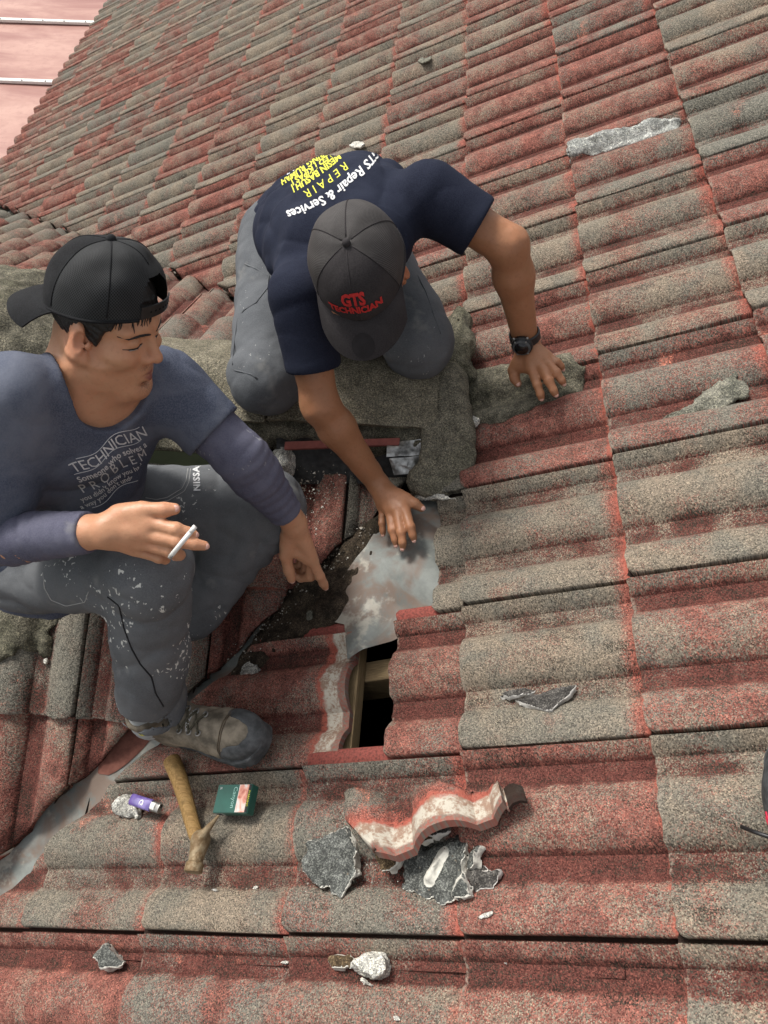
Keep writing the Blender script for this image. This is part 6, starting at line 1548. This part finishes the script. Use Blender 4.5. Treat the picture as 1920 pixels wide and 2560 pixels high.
# ------------------------------------------------------------------ cigarette box
def box_parts():
    tl, tr, br, bl = on1(549, 1969, 0.026), on1(645, 1970, 0.026), on1(615, 2022, 0.026), on1(519, 2024, 0.026)
    c_ = (tl + tr + br + bl) / 4; X_ = unit((tr - tl) + (br - bl)); Y_ = (tl - bl) + (tr - br); Y_ = unit(Y_ - X_ * (Y_ @ X_)); Z_ = np.cross(X_, Y_)
    hx_, hy_, hz_ = 0.043, 0.0275, 0.011
    root = empty('cigarette_box', c_ - Z_ * 0.026); tag(root, 'green cigarette box with red photo on its lid right of the hammer', 'cigarette box')
    def fmat(name, col, **kw): return plain(name, col, 0.38, 0, 0.45, **kw)
    MT['pack_green'] = fmat('dark_green_card', (0.016, 0.095, 0.070), var=0.12, scale=30)
    def slab(name, x0, x1, y0, y1, z0, z1, mat, parent=root, bev=0.0012):
        bm = bmesh.new(); bmesh.ops.create_cube(bm, size=1.0)
        for v in bm.verts: v.co = Vector(c_ + X_ * ((x0 + x1) / 2 + v.co.x * (x1 - x0)) + Y_ * ((y0 + y1) / 2 + v.co.y * (y1 - y0)) + Z_ * ((z0 + z1) / 2 + v.co.z * (z1 - z0)))
        bmesh.ops.recalc_face_normals(bm, faces=bm.faces)
        if bev: bmesh.ops.bevel(bm, geom=bm.edges[:], offset=bev, segments=2, affect='EDGES')
        return obj(name, bm_mesh(bm, name, mat), parent)
    body = slab('carton', -hx_, 0.016, -hy_, hy_, -2 * hz_, 0, MT['pack_green']); lid = slab('lid', 0.0165, hx_, -hy_ - 0.0004, hy_ + 0.0004, -2 * hz_, 0.0008, MT['pack_green'])
    b = NB('photo_print', 0.4, 0, 0.4); cc = b.co(); n = b.noise(cc, 45, 3, 0.6, 1.0)
    MT['pack_photo'] = b.done(b.ramp(n, [(0.3, (0.42, 0.10, 0.07)), (0.45, (0.66, 0.30, 0.22)), (0.55, (0.72, 0.50, 0.42)), (0.7, (0.62, 0.62, 0.60))]))
    slab('photo', 0.0135, 0.036, -hy_ + 0.001, hy_ - 0.001, 0.0009, 0.0013, MT['pack_photo'], lid, 0)
    slab('warning_band', 0.0365, hx_ - 0.001, -hy_ + 0.001, hy_ - 0.001, 0.0009, 0.0013, plain('black_band', (0.012, 0.012, 0.012), 0.4), lid, 0)
    slab('white_line', 0.0120, 0.0132, -hy_ + 0.001, hy_ - 0.001, 0.0001, 0.0005, MT['whitemetal'], body, 0)
    bv = bvh_of(body.data); bl_ = bvh_of(lid.data)
    lettering('Canyon', 0.0135, lambda x, y: c_ + X_ * (0.003 + y) + Y_ * (0.002 - x) , bv, plain('pale_green_print', (0.30, 0.52, 0.45), 0.5), body, lift=0.0004, dirn=-Z_)
    lettering('20', 0.006, lambda x, y: c_ + X_ * (-0.034 + x) + Y_ * (0.020 + y), bv, MT['white_ink'], body, lift=0.0004, dirn=-Z_)
    lettering('WARNING', 0.0065, lambda x, y: c_ + X_ * (0.0395 + y) + Y_ * (-x) + Z_ * 0.0014, bl_, MT['yellow_ink'], lid, lift=0.0010, dirn=-Z_)
    for k in range(11): slab('barcode', -0.040 + k * 0.0013, -0.040 + k * 0.0013 + (0.0009 if k % 3 else 0.0005), -hy_ - 0.0004, -hy_ - 0.0001, -0.019, -0.009, plain('barcode_ink', (0.02, 0.02, 0.02), 0.6) if k == 0 else bpy.data.materials['barcode_ink'], body, 0)
    slab('barcode_ground', -0.0415, -0.024, -hy_ - 0.00015, -hy_ + 0.0005, -0.0200, -0.0080, MT['whitemetal'], body, 0)
box_parts()

# ------------------------------------------------------------------ lighter
la, lb = on1(329, 1998, 0.008), on1(402, 2022, 0.008); lx = unit(lb - la); ly = unit(np.cross(N1, lx)); lz = np.cross(lx, ly); LL = np.linalg.norm(lb - la)
lt = empty('lighter', (la + lb) / 2 - N1 * 0.008); tag(lt, 'purple translucent cigarette lighter beside the speckled mortar lump', 'lighter')
b = NB('purple_plastic', 0.18, 0, 0.5); n = b.noise(b.co(), 30, 2, 0.5); b.p.inputs['Transmission Weight'].default_value = 0.15
MT['lighter'] = b.done(b.mix(b.ss(n, 0.4, 0.6), (0.110, 0.075, 0.28), (0.175, 0.125, 0.37)))
def oval(t0, t1, w, hh, mat, name):
    rows = [[la + lx * t0 * LL] * 21]
    for t, k in ((t0, 0.92), (t0 + 0.015, 1.0), (t1 - 0.015, 1.0), (t1, 0.94)): rows.append([la + lx * t * LL + ly * w * k * math.copysign(abs(math.cos(a)) ** 0.7, math.cos(a)) + lz * hh * k * math.copysign(abs(math.sin(a)) ** 0.7, math.sin(a)) for a in np.linspace(0, 2 * math.pi, 21)])
    rows.append([la + lx * t1 * LL] * 21); return obj(name, ribbon(name, rows, mat), lt)
lbdy = oval(0.0, 0.70, 0.0125, 0.0065, MT['lighter'], 'body'); oval(0.70, 0.98, 0.0105, 0.0062, MT['steel'], 'guard'); oval(0.72, 0.86, 0.0085, 0.0085, MT['whitemetal'], 'thumb_lever')
obj('spark_wheel', disc('spark_wheel', la + lx * LL * 0.93 + ly * 0.004, ly, 0.0058, 0.0058, 0.009, MT['black_rubber'], 18), lt)
lettering('G', 0.017, lambda x, y: la + lx * (LL * 0.42 - y) + ly * (-x) * 1.0 + lz * 0.01, bvh_of(lbdy.data), MT['white_ink'], lbdy, bold=0.0004, lift=0.0004, dirn=-lz)

# ------------------------------------------------------------------ shoe of someone standing just outside the picture
MT['shoe'] = plain('dusty_black_shoe', (0.045, 0.048, 0.050), 0.6, var=0.45, scale=60, bump=0.001); MT['shoe_red'] = plain('red_piping', (0.42, 0.020, 0.045), 0.6)
st_, sh_ = on1(2018, 2000, 0.0), on1(2036, 2390, 0.0); sF = unit(st_ - sh_); sS = np.cross(N1, sF); sR = np.array([sF, sS, N1])
shoe = empty('shoe', sh_); tag(shoe, 'dusty black shoe with pink red piping cut by the right edge', 'shoe')
sL_ = lambda p: (p - sh_.astype(np.float32)) @ sR.T.astype(np.float32); sW = lambda q: sh_ + np.asarray(q, float) @ sR
fo2 = FOOT * [1.0, 1.05]
def s_sole(p):
    q = sL_(p); return smax(poly2(q[:, :2], fo2) - 0.004, np.abs(q[:, 2] - 0.014) - 0.014, 0.006).astype(np.float32)
def s_up(p):
    q = sL_(p); d_ = smin(ell(q, (0.212, 0, 0.040), (0.088, 0.053, 0.042)), rcone(q, (0.18, 0, 0.045), (0.07, 0, 0.055), 0.046, 0.042), 0.03); d_ = smin(d_, rcone(q, (0.055, 0, 0.04), (0.055, 0, 0.09), 0.042, 0.043), 0.03)
    d_ = np.maximum(smax(d_, q[:, 2] - 0.10, 0.006), 0.02 - q[:, 2]); return smax(d_, -rcone(q, (0.06, 0, 0.085), (0.055, 0, 0.16), 0.034, 0.038), 0.004).astype(np.float32)
ex_ = np.array([sW((x, y, z)) for x in (-0.03, 0.33) for y in (-0.09, 0.09) for z in (-0.02, 0.13)])
obj('sole', sdf_mesh(s_sole, ex_.min(0), ex_.max(0), 0.004, 'sole', MT['rubber']), shoe); su = obj('upper', sdf_mesh(s_up, ex_.min(0), ex_.max(0), 0.004, 'upper', MT['shoe']), shoe); bvH = bvh_of(su.data)
for off in (0.0, 0.006):
    q = drop([sW((0.150 - off - 0.030 * math.cos(a * 1.3), 0.049 * math.sin(a), 0.2)) for a in np.linspace(-1.5, 1.5, 24)], bvH, -N1, 0.0006)
    if len(q) > 3: obj('piping', tube('piping', q, 0.0018, MT['shoe_red'], 6), shoe)
q = drop([sW((0.115, y, 0.2)) for y in np.linspace(-0.046, 0.046, 12)], bvH, -N1, 0.003)
if len(q) > 3: obj('strap', tube('strap', q, 0.009, plain('pale_grey_strap', (0.42, 0.43, 0.43), 0.8), 8), shoe)
obj('lace_end', tube('lace_end', [sW((0.128, 0.045, 0.06)), sW((0.135, 0.065, 0.045)), sW((0.142, 0.083, 0.035))], 0.003, MT['black_rubber'], 6), shoe)
